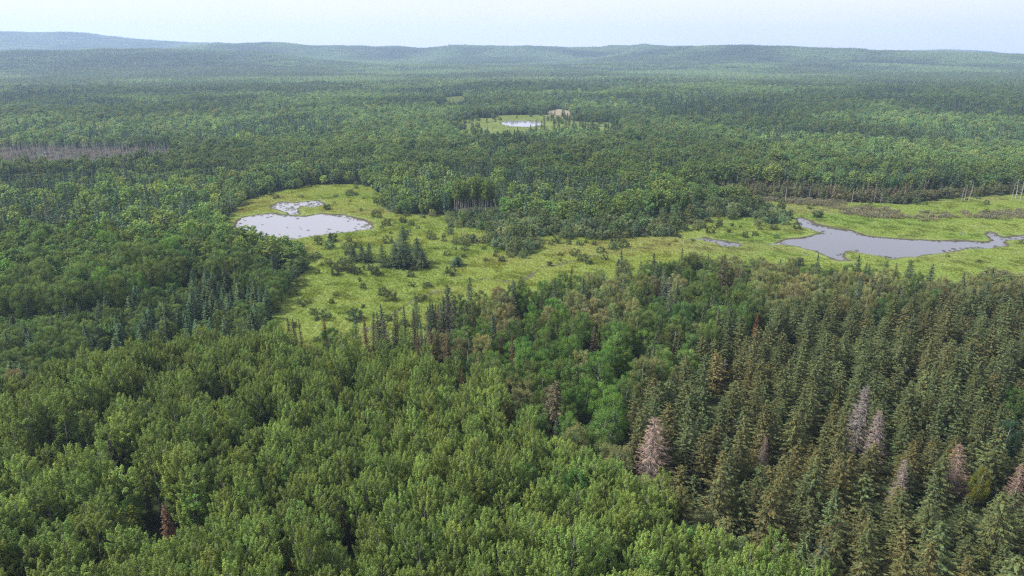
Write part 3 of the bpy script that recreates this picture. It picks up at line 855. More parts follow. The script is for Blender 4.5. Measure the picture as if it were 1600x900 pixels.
    ('snag', 1586, 288, 8.0, 1.3, None, 'grey snag just left of the tall one at right edge'),
    ('snag', 1600, 284, 9.0, 1.4, None, 'grey snag cut by the right edge behind the marsh'),
    ('snag', 1506, 292, 7.0, 1.3, None, 'left snag of the pale trio behind the marsh'),
    ('snag', 1512, 288, 7.5, 1.5, None, 'middle snag of the pale trio behind the marsh'),
    ('snag', 1518, 291, 7.0, 1.3, None, 'right snag of the pale trio behind the marsh'),
    ('snag', 1231, 292, 7.5, 1.3, None, 'bright white snag left of the dead edge behind the marsh'),
    ('snag', 1334, 294, 8.0, 1.2, None, 'white leaning snag at the middle of the marsh back'),
    ('broad', 366, 268, 9.5, 0.7, np.array([0.36, 0.27, 0.04]), 'single yellow tree beyond the left pond'),
    ('broad', 446, 398, 5.0, 0.95, np.array([0.062, 0.098, 0.055]), 'leftmost of the bluish bushy trees by the left meadow edge'),
    ('broad', 456, 394, 5.5, 1.0, np.array([0.066, 0.102, 0.058]), 'tallest of the bluish bushy trees by the left meadow edge'),
    ('broad', 466, 402, 5.0, 1.0, np.array([0.062, 0.100, 0.060]), 'rightmost of the bluish bushy trees by the left meadow edge'),
    ('broad', 457, 414, 5.0, 1.0, np.array([0.066, 0.105, 0.062]), 'lowest of the bluish bushy trees by the left meadow edge'),
    # trees and shrubs standing on the meadow
    ('spruce', 552, 386, 4.6, 1.26, np.array([0.045, 0.072, 0.04]), 'leftmost small tree of the left clump on the meadow'),
    ('spruce', 564, 383, 5.6, 1.35, np.array([0.045, 0.075, 0.042]), 'middle tree of the left clump on the meadow'),
    ('spruce', 575, 379, 6.6, 1.26, np.array([0.045, 0.075, 0.045]), 'tallest tree of the left clump on the meadow'),
    ('spruce', 597, 381, 7.6, 1.05, np.array([0.045, 0.075, 0.04]), 'pointed spruce standing free between two meadow clumps'),
    ('spruce', 615, 382, 7.4, 1.60, np.array([0.042, 0.075, 0.042]), 'left tree of the large dark meadow clump'),
    ('spruce', 626, 386, 7.0, 1.69, np.array([0.04, 0.07, 0.04]), 'wide tree inside the large dark meadow clump'),
    ('spruce', 638, 388, 6.5, 1.69, np.array([0.04, 0.068, 0.042]), 'rounded tree inside the large dark meadow clump'),
    ('spruce', 652, 371, 8.6, 1.35, np.array([0.042, 0.066, 0.04]), 'tallest tree of the large dark meadow clump'),
    ('spruce', 660, 390, 6.0, 1.69, np.array([0.042, 0.066, 0.042]), 'right tree of the large dark meadow clump'),
    ('spruce', 629, 353, 8.5, 1.35, np.array([0.045, 0.078, 0.05]), 'spruce at the back of the meadow above the clumps'),
    ('spruce', 714, 400, 3.2, 1.35, np.array([0.045, 0.085, 0.045]), 'tiny spruce alone on the open meadow'),
    ('willow', 641, 421, 2.4, 0.85, np.array([0.05, 0.075, 0.035]), 'single dark shrub on open grass below the large clump'),
    ('willow', 655, 405, 3.6, 0.8, C_WILLOW * 1.25, 'pale green shrub in front of the large dark clump'),
    ('willow', 519, 363, 3.4, 1.0, np.array([0.05, 0.075, 0.04]), 'round dark shrub on the near shore of the left pond'),
    ('willow', 567, 441, 1.9, 0.9, np.array([0.055, 0.08, 0.035]), 'small dark shrub alone low on the meadow'),
]
for k, (px, py, hh, ww, br) in enumerate([(531, 408, 3.0, 1.1, 1.0), (540, 410, 2.8, 1.0, 0.95), (548, 412, 2.9, 1.1, 0.9), (557, 416, 2.6, 1.0, 1.0), (523, 415, 3.0, 1.0, 0.9),
                                   (572, 411, 2.4, 0.9, 1.2), (584, 415, 2.8, 1.0, 1.0), (590, 421, 2.0, 0.9, 0.9), (513, 402, 2.2, 1.0, 1.1), (468, 393, 2.4, 1.0, 1.0), (552, 377, 2.4, 1.1, 1.25), (540, 380, 2.2, 1.2, 1.3)]):
    FEATURES.append(('willow', px, py, hh, ww, C_WILLOW * 0.75 * br, 'willow shrub %s in the loose shrub line left of the meadow clumps' %
                     ('first second third fourth fifth sixth seventh eighth ninth tenth eleventh twelfth'.split()[k])))

for k, (px, py) in enumerate([(838, 186), (846, 188), (851, 185), (866, 184), (873, 181), (884, 183), (889, 179), (897, 182), (906, 186), (911, 185), (920, 188), (926, 187)]):
    FEATURES.append(('narrow', px, py, 10.5, 1.5, C_NARROW * 0.85, 'small dark spruce by the far pond, %s of the line going right' % 'first second third fourth fifth sixth seventh eighth ninth tenth eleventh last'.split()[k]))
FKIND = {'dead': ('dead_spruce_tree', P_DEAD, 'dead spruce', 'dead spruces among the living trees'),
         'spruce': ('spruce_tree', P_SPRUCE[0], 'spruce', 'spruces'),
         'narrow': ('narrow_spruce_tree', P_NARROW[0], 'spruce', 'narrow spruces'),
         'broad': ('broadleaf_tree', P_BROAD[0], 'broadleaf tree', 'broadleaf trees'),
         'willow': ('willow_shrub', P_WILLOW[0], 'shrub', 'shrubs on the meadow'),
         'snag': ('snag_tree', P_SNAG, 'snag', 'bare snags'),
         'tall': ('tall_aspen_tree', P_TALL, 'aspen', 'tall aspens with bare trunks')}
COUNT = {}
feat_xy = []
for k, (kind, px, py, hh, ww, tint, lab) in enumerate(FEATURES):
    nm, pr, cat, grp = FKIND[kind]
    p = pr[k % len(pr)]
    x, y = at(px, py, hh + 0.4)
    s = hh / p.height
    sx = ww * (s if kind in ('willow', 'snag') else max(s, 0.62) ** 0.7)
    z = float(hill(np.array([x]), np.array([y]))[0]) + 0.3
    place(nm, p, x, y, z, rng.random() * 6.28, (sx, sx, s), tint if tint is not None else (1, 1, 1), lab, cat, grp)
    COUNT[nm] = COUNT.get(nm, 0) + 1
    feat_xy.append((x, y, sx * {'dead': 1.6, 'spruce': 1.9, 'narrow': 1.0, 'broad': 2.2, 'willow': 1.4, 'snag': 0.8, 'tall': 1.5}[kind], hh, 8.5 if px > 1300 else 14.0, 0.5 if px > 1300 else 0.40))
feat_xy = np.array(feat_xy)

def clear_of_features(x, y, h):
    """Drop trees that stand inside a feature or would hide most of it from the drone."""
    ok = np.ones(len(x), bool)
    for fx, fy, fr, fh, reach, part in feat_xy:
        d = np.hypot(x - fx, y - fy)
        ok &= d > fr * 0.8 + 0.6
        L = math.hypot(fx, fy)
        ux, uy = fx / L, fy / L
        al = (fx - x) * ux + (fy - y) * uy
        ac = np.abs((x - fx) * uy - (y - fy) * ux)
        dep = CAM_H / L
        # keep the upper 60 % of the feature in view
        hide = (al > 0) & (al < reach) & (ac < fr * 0.55 + 0.9) & (h - al * dep > fh * part)
        ok &= ~hide
    return ok

# ------------------------------------------------------------------ where what grows
def jgrid(sp, rmin, rmax, azm, g, jit=0.42, rot=0.0, sp2=None):
    sp2 = sp2 or sp
    n = int(rmax * 1.1 / sp) + 1
    m = int(rmax * 1.1 / sp2) + 1
    i, j = np.meshgrid(np.arange(-n, n), np.arange(-m, m))
    a = i.ravel() * sp + (g.random(i.size) - 0.5) * 2 * jit * sp
    b = j.ravel() * sp2 + (g.random(i.size) - 0.5) * 2 * jit * sp2
    c, s = math.cos(rot), math.sin(rot)
    x, y = a * c - b * s, a * s + b * c
    r = np.hypot(x, y)
    k = (r > rmin) & (r < rmax) & (np.abs(np.arctan2(x, y)) < azm)
    return x[k], y[k]

(Z_MIX, Z_ASPEN, Z_PLANT, Z_NEARMIX, Z_ROW, Z_BRIGHT, Z_MOUND, Z_DARKS, Z_LEFT, Z_WILLOW, Z_OPEN, Z_DEAD, Z_BURNT) = range(13)
LINE = poly([(-300, 640, 8), (-60, 592, 8), (0, 582, 8), (420, 512, 8), (560, 512, 8), (700, 470, 8), (800, 440, 8), (1000, 412, 6), (1250, 408, 7), (1600, 432, 8), (2000, 440, 8)])
def zones(x, y):
    z = np.full(len(x), Z_MIX)
    r = np.hypot(x, y)
    az = np.arctan2(x, y)
    o = np.argsort(np.arctan2(LINE[:, 0], LINE[:, 1]))
    lim = np.interp(az, np.arctan2(LINE[o, 0], LINE[o, 1]), np.hypot(LINE[o, 0], LINE[o, 1]))
    z[r < lim + 4] = Z_NEARMIX
    for P, c in ((WILLOW, Z_WILLOW), (LEFTMIX, Z_LEFT), (MOUND, Z_MOUND), (DARKS, Z_DARKS), (DEADWOOD, Z_DEAD), (BURNT, Z_BURNT), (BRIGHT, Z_BRIGHT), (ASPEN, Z_ASPEN), (PLANT, Z_PLANT), (SPRUCE_ROW, Z_ROW)):
        z[inside(P, x, y)] = c
    op = inside(MEADOW, x, y)
    for P in [*PONDS, *FAR_MEADOWS, *SAND]: op |= inside(P, x, y)
    z[op] = Z_OPEN
    return z

items = {}          # kind -> list of (x, y, height, width factor, tint)
def put(kind, x, y, h, w, t):
    items.setdefault(kind, []).append((x, y, h, w, t))

g = np.random.default_rng(7)
NEAR_R, AZ = 1500.0, R(46)

# young aspens of the foreground
x, y = jgrid(2.25, 40, 330, R(56), g)
k = zones(x, y) == Z_ASPEN; x, y = x[k], y[k]
k = (g.random(len(x)) > 0.08) & (fbm(x / 6.5, y / 6.5, 4, 2) > 0.22); x, y = x[k], y[k]
h = 9.6 * (1 + 0.10 * g.normal(size=len(x)).clip(-2, 2)) * (0.74 + 0.50 * fbm(x / 8, y / 8, 3, 2))
big = (fbm(x / 40 + 5, y / 40, 61, 2) - 0.5)
older = sstep(-20, -60, x) * sstep(150, 100, y)                  # taller, paler trunked aspens at the left
k = clear_of_features(x, y, h); x, y, h, big, older = x[k], y[k], h[k], big[k], older[k]
t = vary(C_ASPEN * 1.05, len(x), g, 0.17, 0.06) * (1 + 0.8 * big)[:, None]
dk = (g.random(len(x)) < 0.05 + 0.12 * older)
put('broad', x[dk], y[dk], h[dk] * 0.85, 0.7 + 0.3 * g.random(dk.sum()), vary(C_BROAD * [0.85, 0.95, 0.8], dk.sum(), g, 0.15, 0.10))
x, y, h, older, t = x[~dk], y[~dk], h[~dk], older[~dk], t[~dk]
put('aspen', x, y, h * (1 + 0.18 * older), 0.92 + 0.2 * g.random(len(x)) + 0.25 * older, t)

# the plantation in rows
x, y = jgrid(3.8, 40, 330, R(58), g, jit=0.28, rot=R(-28), sp2=3.4)
k = zones(x, y) == Z_PLANT; x, y = x[k], y[k]
k = g.random(len(x)) > 0.09; x, y = x[k], y[k]
h = 8.7 * (1 + 0.24 * g.normal(size=len(x)).clip(-2.2, 1.7)) * (0.85 + 0.3 * fbm(x / 12, y / 12, 77, 2))
k = clear_of_features(x, y, h); x, y, h = x[k], y[k], h[k]
u = fbm(x / 16, y / 16, 71, 2) + g.normal(0, 0.16, len(x))
u = sstep(0.36, 0.82, u)[:, None]
t = vary(np.ones(3), len(x), g, 0.12, 0.06) * (np.array([0.069, 0.090, 0.036]) * (1 - u) + np.array([0.083, 0.085, 0.034]) * u)
put('spruce', x, y, h, 0.78 + 0.42 * g.random(len(x)), t)

# mixed wood between the aspens, the plantation and the meadow
x, y = jgrid(3.5, 60, 330, R(54), g)
z = zones(x, y)
k = (z == Z_NEARMIX) | (z == Z_BRIGHT); x, y, z = x[k], y[k], z[k]
h = 8.2 * (1 + 0.16 * g.normal(size=len(x)).clip(-2, 2))
k = clear_of_features(x, y, h); x, y, z, h = x[k], y[k], z[k], h[k]
s = g.random(len(x)); q = fbm(x / 18, y / 18, 81, 2)
px, py = to_px(x, y, h)
con = (s < 0.14) & (z == Z_NEARMIX)
isbr = (z == Z_BRIGHT)
col = np.where((isbr & (g.random(len(x)) < 0.6))[:, None], C_BRIGHT, np.where((q > 0.45)[:, None], C_OLIVE, C_BROAD))
col = col * np.exp(g.normal(0, 0.13, len(x)))[:, None] * (1 + g.normal(0, 0.07, (len(x), 3)))
h = np.where((px > 980) & (py < 440), h * 0.9, h)
put('broad', x[~con], y[~con], h[~con], 0.78 + 0.3 * g.random((~con).sum()), col[~con])
put('narrow', x[con], y[con], h[con] * 1.12, 1.0 + 0.3 * g.random(con.sum()), vary(C_NARROW * [1.2, 1.05, 1.0], con.sum(), g))
# narrow spruces filling the row on the meadow edge
x, y = jgrid(2.0, 100, 300, R(40), g)
k = zones(x, y) == Z_ROW; x, y = x[k], y[k]
h = 8.0 * (1 + 0.14 * g.normal(size=len(x)))
k = clear_of_features(x, y, h); x, y, h = x[k], y[k], h[k]
u = g.random(len(x))[:, None]
put('narrow', x, y, h, 0.9 + 0.2 * g.random(len(x)), np.where(u < 0.4, np.array([0.075, 0.058, 0.036]), C_NARROW) * np.exp(g.normal(0, 0.15, (len(x), 1))))

# left: mound of broadleaves, dark spruces, mixed scrub
x, y = jgrid(3.6, 120, 420, R(52), g)
z = zones(x, y); k = z == Z_MOUND; x, y = x[k], y[k]
h = 9.5 * (1 + 0.14 * g.normal(size=len(x)).clip(-2, 2)); s = g.random(len(x))
k = clear_of_features(x, y, h); x, y, h, s = x[k], y[k], h[k], s[k]
q = fbm(x / 25, y / 25, 91, 2)
put('broad', x, y, h, 0.85 + 0.3 * g.random(len(x)), vary(C_BROAD, len(x), g, 0.14, 0.08) * np.where((s < 0.12)[:, None], [1.15, 1.35, 0.9], 1.0) * (0.78 + 0.5 * q)[:, None])
x, y = jgrid(3.0, 120, 420, R(52), g)
z = zones(x, y); k = z == Z_DARKS; x, y = x[k], y[k]
h = 7.2 * (1 + 0.22 * g.normal(size=len(x)).clip(-2, 2)); s = g.random(len(x)); q = fbm(x / 9, y / 15, 95, 2) 
px, py = to_px(x, y, h)
q = q + 0.22 * sstep(150, 230, px) - 0.05
k = clear_of_features(x, y, h) & (s > 0.2); x, y, h, s, q = x[k], y[k], h[k], s[k], q[k]
a = (q > 0.5) & (s > 0.42)
put('narrow', x[a], y[a], h[a], 1.3 + 0.6 * g.random(a.sum()), vary(C_NARROW * [1.15, 1.25, 1.0], a.sum(), g, 0.2, 0.1))
b = ~a
put('broad', x[b], y[b], h[b] * 0.8, 0.7 + 0.3 * g.random(b.sum()), vary(C_BROAD, b.sum(), g, 0.14))
x, y = jgrid(2.9, 100, 420, R(52), g)
z = zones(x, y); k = z == Z_LEFT; x, y = x[k], y[k]
s = g.random(len(x)); q = fbm(x / 20, y / 20, 97, 2)
h = np.where(s < 0.12, 7.5, 4.2 + 3.2 * q) * (1 + 0.15 * g.normal(size=len(x)).clip(-2, 2))
k = clear_of_features(x, y, h); x, y, h, s, q = x[k], y[k], h[k], s[k], q[k]
a = s < 0.12
put('narrow', x[a], y[a], h[a], 1.15 + 0.3 * g.random(a.sum()), vary(C_NARROW, a.sum(), g))
b = ~a & (q > 0.45)
put('broad', x[b], y[b], h[b], 0.72 + 0.28 * g.random(b.sum()), vary(C_BROAD, b.sum(), g, 0.15, 0.08))
c = ~a & ~b
put('willow', x[c], y[c], h[c] * 0.75, 1.0 + 0.3 * g.random(c.sum()), vary(C_BROAD * 1.05, c.sum(), g, 0.15, 0.08))

# willow belt behind the meadow: domes of scrub with taller trees, thinning out towards the grass
x, y = jgrid(2.9, 180, 480, AZ, g)
k = zones(x, y) == Z_WILLOW; x, y = x[k], y[k]
s = g.random(len(x)); q = fbm(x / 14, y / 14, 101, 2)
inn = -sdist(WILLOW, x, y)
dmd = sdist(MEADOW, x, y)
k = (g.random(len(x)) < np.interp(dmd, [-2, 3, 12], [0.45, 0.8, 0.97])) & (q > 0.3); x, y, s, q, dmd = x[k], y[k], s[k], q[k], dmd[k]
px, py = to_px(x, y, 0)
low = (px > 695) & (px < 790) & (py < 345)
h = np.where(s < 0.34, 3.5 + 4.0 * q, 1.6 + 3.4 * q) * (1 + 0.22 * g.normal(size=len(x)).clip(-2, 2)) * np.interp(dmd, [0, 10], [0.75, 1.0])
h = np.where(low, h * 0.38, h)
k = clear_of_features(x, y, h); x, y, h, s, q = x[k], y[k], h[k], s[k], q[k]
a = s < 0.12
put('spruce', x[a], y[a], h[a], 0.85 + 0.25 * g.random(a.sum()), vary(C_SPRUCE * [0.9, 1.1, 1.1], a.sum(), g))
b = (s >= 0.12) & (s < 0.34)
put('broad', x[b], y[b], h[b], 0.75 + 0.3 * g.random(b.sum()), vary(np.array([0.105, 0.15, 0.055]), b.sum(), g, 0.16, 0.10))
b = s >= 0.34
put('willow', x[b], y[b], h[b], 0.95 + 0.5 * g.random(b.sum()), vary(np.array([0.138, 0.178, 0.085]), b.sum(), g, 0.2, 0.10) * (0.75 + 0.5 * q[b])[:, None])

# shrubs dotted over the meadow
x, y = jgrid(5.0, 140, 460, AZ, g)
k = (zones(x, y) == Z_OPEN); x, y = x[k], y[k]
wet = np.min([sdist(P, x, y) for P in PONDS], axis=0)
edge = -sdist(MEADOW, x, y)
q = fbm(x / 30, y / 30, 111, 2) + 0.35 * np.exp(-edge / 4.0)
pr_ = np.where(x < 40, 0.11, 0.04)
k = (wet > 4) & (g.random(len(x)) < 0.40 * np.exp(-np.maximum(sdist(WILLOW, x, y), 0) / 7.0) + pr_ * sstep(0.35, 0.6, q) * 2 + 0.30 * np.exp(-edge / 3.0)); x, y = x[k], y[k]
h = 1.2 + 2.2 * g.random(len(x)) ** 2
k = clear_of_features(x, y, h); x, y, h = x[k], y[k], h[k]
put('willow', x, y, h, 0.9 + 0.5 * g.random(len(x)), vary(np.array([0.085, 0.115, 0.045]), len(x), g, 0.22, 0.1))

# dead wood beyond the left and along the back of the right marsh
x, y = jgrid(3.2, 300, 900, AZ, g)
z = zones(x, y)
k = (z == Z_DEAD) & (g.random(len(x)) < 0.75); xd, yd = x[k], y[k]
k = (z == Z_BURNT) & (g.random(len(x)) < 0.24); xb, yb = x[k], y[k]
lp = poly([(320, 348), (345, 335), (365, 325), (372, 318), (360, 335), (340, 352)], 1.0)
x3, y3 = jgrid(2.6, 200, 420, AZ, g); k = inside(lp, x3, y3); x3, y3 = x3[k], y3[k]
snags = [(xd, yd, 'grey leafless snag in the dead strip', 'grey snags in the dead strip', 0.78),
         (xb, yb, 'pale bare snag behind the right marsh', 'pale snags behind the right marsh', 0.66),
         (x3, y3, 'grey snag on the left shore of left pond', 'grey snags beside the left pond', 0.7)]
k = (z == Z_BURNT) & (g.random(len(x)) < 0.42); xs, ys = x[k], y[k]
put('narrow', xs, ys, 4.0 + 3 * g.random(len(xs)), 1.2 + 0.4 * g.random(len(xs)), np.where(g.random((len(xs), 1)) < 0.3, np.array([0.13, 0.105, 0.065]), np.array([0.095, 0.115, 0.05])) * np.exp(g.normal(0, 0.15, (len(xs), 1))))
k = (z == Z_BURNT) & (g.random(len(x)) < 0.6); xs, ys = x[k], y[k]
put('willow', xs, ys, 2 + 3 * g.random(len(xs)), 1.2 + 0.4 * g.random(len(xs)), vary(np.array([0.11, 0.12, 0.055]), len(xs), g, 0.15))
k = (z == Z_DEAD) & (g.random(len(x)) < 0.35); xs, ys = x[k], y[k]
put('willow', xs, ys, 1.5 + 1.5 * g.random(len(xs)), 1.3 + 0.4 * g.random(len(xs)), vary(np.array([0.155, 0.145, 0.125]), len(xs), g, 0.12))

# trees straggling into the far clearing
x, y = jgrid(5.0, 500, 1000, R(30), g)
k = inside(FAR_MEADOWS[0], x, y) & (sdist(FAR_POND, x, y) > 6); x, y = x[k], y[k]
e_ = -sdist(FAR_MEADOWS[0], x, y); px, py = to_px(x, y, 0)
front = (np.abs(px - 815) < 50) & (py > 197)
k = (g.random(len(x)) < 0.06 + 0.6 * np.exp(-e_ / 9.0) * (fbm(x / 20, y / 20, 221, 2) > 0.45)) & ~front; x, y = x[k], y[k]
c = g.random(len(x)) < 0.5
put('narrow', x[c], y[c], 4 + 5 * g.random(c.sum()), 1.3 + 0.4 * g.random(c.sum()), vary(C_NARROW, c.sum(), g))
put('broad', x[~c], y[~c], 3 + 4 * g.random((~c).sum()), 0.8 + 0.4 * g.random((~c).sum()), vary(C_BROAD, (~c).sum(), g))

# the forest beyond, tree by tree to 1500 m
def mixture(x, y):
    r = np.hypot(x, y)
    f = np.where(r < 1500, 1.0, 1.6)
    a = fbm(x / (95.0 * f), y / (110.0 * f), 131, 3)
    b = fbm(x / (120.0 * f) + 9, y / (150.0 * f), 141, 3)
    return a, b
x, y = jgrid(3.9, 170, 520, AZ, g)
x2, y2 = jgrid(4.8, 520, NEAR_R, R(42), g)
x, y = np.concatenate([x, x2]), np.concatenate([y, y2])
k = zones(x, y) == Z_MIX; x, y = x[k], y[k]
edge = np.minimum(sdist(MEADOW, x, y), sdist(FAR_MEADOWS[0], x, y))
px, py = to_px(x, y, 0.0)
k = (edge > 1.0) & ~((px > 700) & (px < 786) & (py > 326)); x, y, edge = x[k], y[k], edge[k]
a, b = mixture(x, y)
s = g.random(len(x)) 
con = s < np.interp(edge, [0, 60], [0.45, 1.0]) * np.interp(a, [0.42, 0.50, 0.56, 0.64], [0.02, 0.05, 0.46, 0.78])
h = 8.6 * (1 + 0.18 * g.normal(size=len(x)).clip(-2, 2.4)) * (0.62 + 0.62 * fbm(x / 30, y / 30, 151, 2))
h = h * np.interp(edge, [0, 4, 12], [0.55, 0.8, 1.0])
sp = con & (g.random(len(x)) < 0.65)
nr = con & ~sp
bd = ~con & (g.random(len(x)) < 0.62)
asn = ~con & ~bd
b = sstep(0.36, 0.66, b)
br = ((0.86 + 0.56 * b) * (1 + 0.15 * sstep(350, 700, np.hypot(x, y))))[:, None]  # lightening with distance paints haze into the tree colours
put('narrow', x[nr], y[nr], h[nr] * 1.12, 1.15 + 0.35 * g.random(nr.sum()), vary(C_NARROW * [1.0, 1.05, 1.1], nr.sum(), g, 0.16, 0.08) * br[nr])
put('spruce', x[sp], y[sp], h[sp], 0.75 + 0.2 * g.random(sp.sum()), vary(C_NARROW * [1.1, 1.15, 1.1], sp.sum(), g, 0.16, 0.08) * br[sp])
haze_tint = np.array([1.0, 1.0, 1.0]) + np.array([-0.06, -0.06, 0.42]) * sstep(260, 650, np.hypot(x, y))[:, None]        # blue-grey haze put into the leaf colour, growing with distance
br = br * haze_tint
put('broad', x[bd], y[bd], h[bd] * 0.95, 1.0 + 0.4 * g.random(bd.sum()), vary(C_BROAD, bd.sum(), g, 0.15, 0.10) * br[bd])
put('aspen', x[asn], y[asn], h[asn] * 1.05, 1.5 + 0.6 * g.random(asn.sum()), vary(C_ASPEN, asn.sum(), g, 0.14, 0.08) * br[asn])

# ------------------------------------------------------------------ the largest 300 of a kind as single trees, the rest as one mass
KINDS = {
    'aspen': ('aspen_tree', P_ASPEN, 'aspen', 'aspen_wood', 'green aspens filling the woods', 'slender young aspens', 300),
    'spruce': ('spruce_tree', P_SPRUCE, 'spruce', 'spruce_wood', 'spruces filling the plantation and woods', 'spruces', 300),
    'narrow': ('narrow_spruce_tree', P_NARROW, 'spruce', 'narrow_spruce_wood', 'narrow dark spruces of the woods beyond', 'narrow spruces', 300),
    'broad': ('broadleaf_tree', P_BROAD, 'broadleaf tree', 'broadleaf_wood', 'rounded broadleaf trees of the woods beyond', 'broadleaf trees', 300),
    'willow': ('willow_shrub', P_WILLOW, 'shrub', 'willow_scrub', 'willow scrub around the meadow', 'shrubs on the meadow', 300),
}
LANDMARKS = [
    ((60, 860), 'in the bottom left corner'),
    ((300, 870), 'along the bottom under the rusty spruce'),
    ((560, 870), 'along the bottom right of pale spruce'),
    ((820, 860), 'along the bottom below the middle'),
    ((1080, 860), 'at the bottom left of plantation'),
    ((1240, 880), 'at the bottom tip beside plantation'),
    ((60, 740), 'by left edge below white trunks'),
    ((220, 700), 'around the dark brown spruce'),
    ((380, 740), 'in the lower left third'),
    ((560, 740), 'around the twin thin brown spruces'),
    ((760, 740), 'below the slim brown spruce'),
    ((940, 740), 'left of the pinkish dead spruce'),
    ((100, 620), 'on the upper left aspen rim'),
    ((330, 570), 'below the dark spruce stand'),
    ((520, 590), 'below the dark round tree'),
    ((690, 600), 'below the brown spruce cluster'),
    ((860, 540), 'among the bright green crowns'),
    ((790, 470), 'by meadow near the bright crowns'),
    ((960, 450), 'behind the bright green crowns'),
    ((1100, 440), 'below the dull brown spruce'),
    ((1280, 440), 'below the dark pointed spruce'),
    ((1480, 450), 'on the right back plantation rim'),
    ((1080, 620), 'above the pinkish dead spruce'),
    ((1200, 560), 'at the plantation back'),
    ((1400, 540), 'behind the two grey dead spruces'),
    ((1560, 540), 'at the plantation back right'),
    ((1120, 730), 'right of the pinkish dead spruce'),
    ((1270, 690), 'left of the two dead spruces'),
    ((1450, 660), 'right of the two dead spruces'),
    ((1560, 680), 'around the round plantation tree'),
    ((1250, 810), 'on the lower left plantation rim'),
    ((1400, 820), 'below the small pale dead spruce'),
    ((1540, 820), 'in the bottom right corner'),
    ((1370, 880), 'at the plantation bottom edge'),
    ((40, 480), 'by left edge above the aspens'),
    ((60, 540), 'low by the left edge'),
    ((150, 500), 'left of the dark spruce stand'),
    ((280, 450), 'in the left dark spruce stand'),
    ((380, 460), 'between dark spruce stand and meadow'),
    ((60, 390), 'on the mound by left edge'),
    ((200, 390), 'on the middle of the mound'),
    ((330, 380), 'on the mound beside left pond'),
    ((450, 400), 'between left pond and scrub'),
    ((640, 500), 'in the meadow edge spruce row'),
    ((520, 440), 'on the meadow left of clumps'),
    ((640, 420), 'around the large dark meadow clump'),
    ((720, 380), 'at the middle meadow back'),
    ((850, 380), 'in the willow belt left half'),
    ((1000, 370), 'in the willow belt right half'),
    ((1170, 345), 'in the bulge before right pond'),
    ((1400, 400), 'on the right pond near bank'),
    ((1450, 330), 'on the right pond far side'),
    ((430, 310), 'on the grass behind left pond'),
    ((900, 410), 'on the meadow right of middle'),
    ((1080, 390), 'on the meadow by small pool'),
]
LM = np.array([q[0] for q in LANDMARKS], float)
SIZE_W = {'aspen': ('short', '', 'tall'), 'spruce': ('low', '', 'tall'), 'narrow': ('short', '', 'tall'), 'broad': ('small', '', 'large'), 'willow': ('low', '', 'tall')}
NOUN = {'aspen': 'aspen', 'spruce': 'spruce', 'narrow': 'narrow spruce', 'broad': 'broadleaf crown', 'willow': 'willow shrub'}

def colour_word(c, kind):
    r_, g_, b_ = c
    if r_ > g_ * 1.02: return 'brownish'
    if r_ > g_ * 0.88: return 'olive'
    if g_ > 0.135: return 'light green'
    if g_ < 0.062: return 'dark green'
    if b_ > g_ * 0.62: return 'blue green'
    return 'green'

LABELLED = {}
for kind, (nm, PR, cat, mass, masslab, grp, most) in KINDS.items():
    L = items[kind]
    x = np.concatenate([q[0] for q in L]); y = np.concatenate([q[1] for q in L]); h = np.concatenate([q[2] for q in L])
    w = np.concatenate([q[3] for q in L]); t = np.concatenate([q[4] for q in L])
    n = len(x)
    z = hill(x, y) + 0.25
    px, py = to_px(x, y, z + h)
    px2, py2 = to_px(x, y, z + h * 0.6)
    seen = (px > 4) & (px < 1596) & (py > 0) & (py2 < 880)
    d = np.sqrt(x * x + y * y + CAM_H ** 2)
    size = np.where(seen, h * np.sqrt(w) / d, 0)
    quota = max(0, most - COUNT.get(nm, 0))
    o = np.argsort(-size)[:quota]
    o = o[size[o] > 0]
    single = np.zeros(n, bool); single[o] = True
    hm = np.median(h[single])
    for i in o:
        p = PR[0][int(g.integers(len(PR[0])))]
        s = h[i] / p.height
        sx = float(w[i] * (s if kind == 'willow' else 0.55 + 0.45 * s))
        lm = LANDMARKS[int(np.argmin((LM[:, 0] - px[i]) ** 2 + 2.0 * (LM[:, 1] - py[i]) ** 2))][1]
        sw = SIZE_W[kind][0 if h[i] < hm * 0.9 else (2 if h[i] > hm * 1.1 else 1)]
        lab = ' '.join((sw + ' ' + colour_word(t[i], kind) + ' ' + NOUN[kind] + ' ' + lm).split())
        ob = place(nm, p, float(x[i]), float(y[i]), float(z[i]), float(g.random() * 6.28), (sx, sx, float(s)), t[i], lab, cat, grp)
        LABELLED.setdefault(lab, []).append((float(px[i]), float(py[i]), ob))
    rest = np.where(~single)[0]
    lod = (d[rest] > 230).astype(int)
    nv = len(PR[0])
    vi = g.integers(0, nv, len(rest))
    hp = np.array([p.height for p in PR[0]])[vi]
    s = h[rest] / hp
    sx = w[rest] * (s if kind == 'willow' else 0.55 + 0.45 * s)
    scatter(mass, [p.both for p in PR[0]] + [p.both for p in PR[1]], np.stack([x[rest], y[rest], z[rest]], 1), g.random(len(rest)) * 6.28,
            np.stack([sx, sx, s], 1), vi + lod * nv, t[rest], masslab)
    print('KIND', kind, 'single', len(o), 'mass', len(rest))

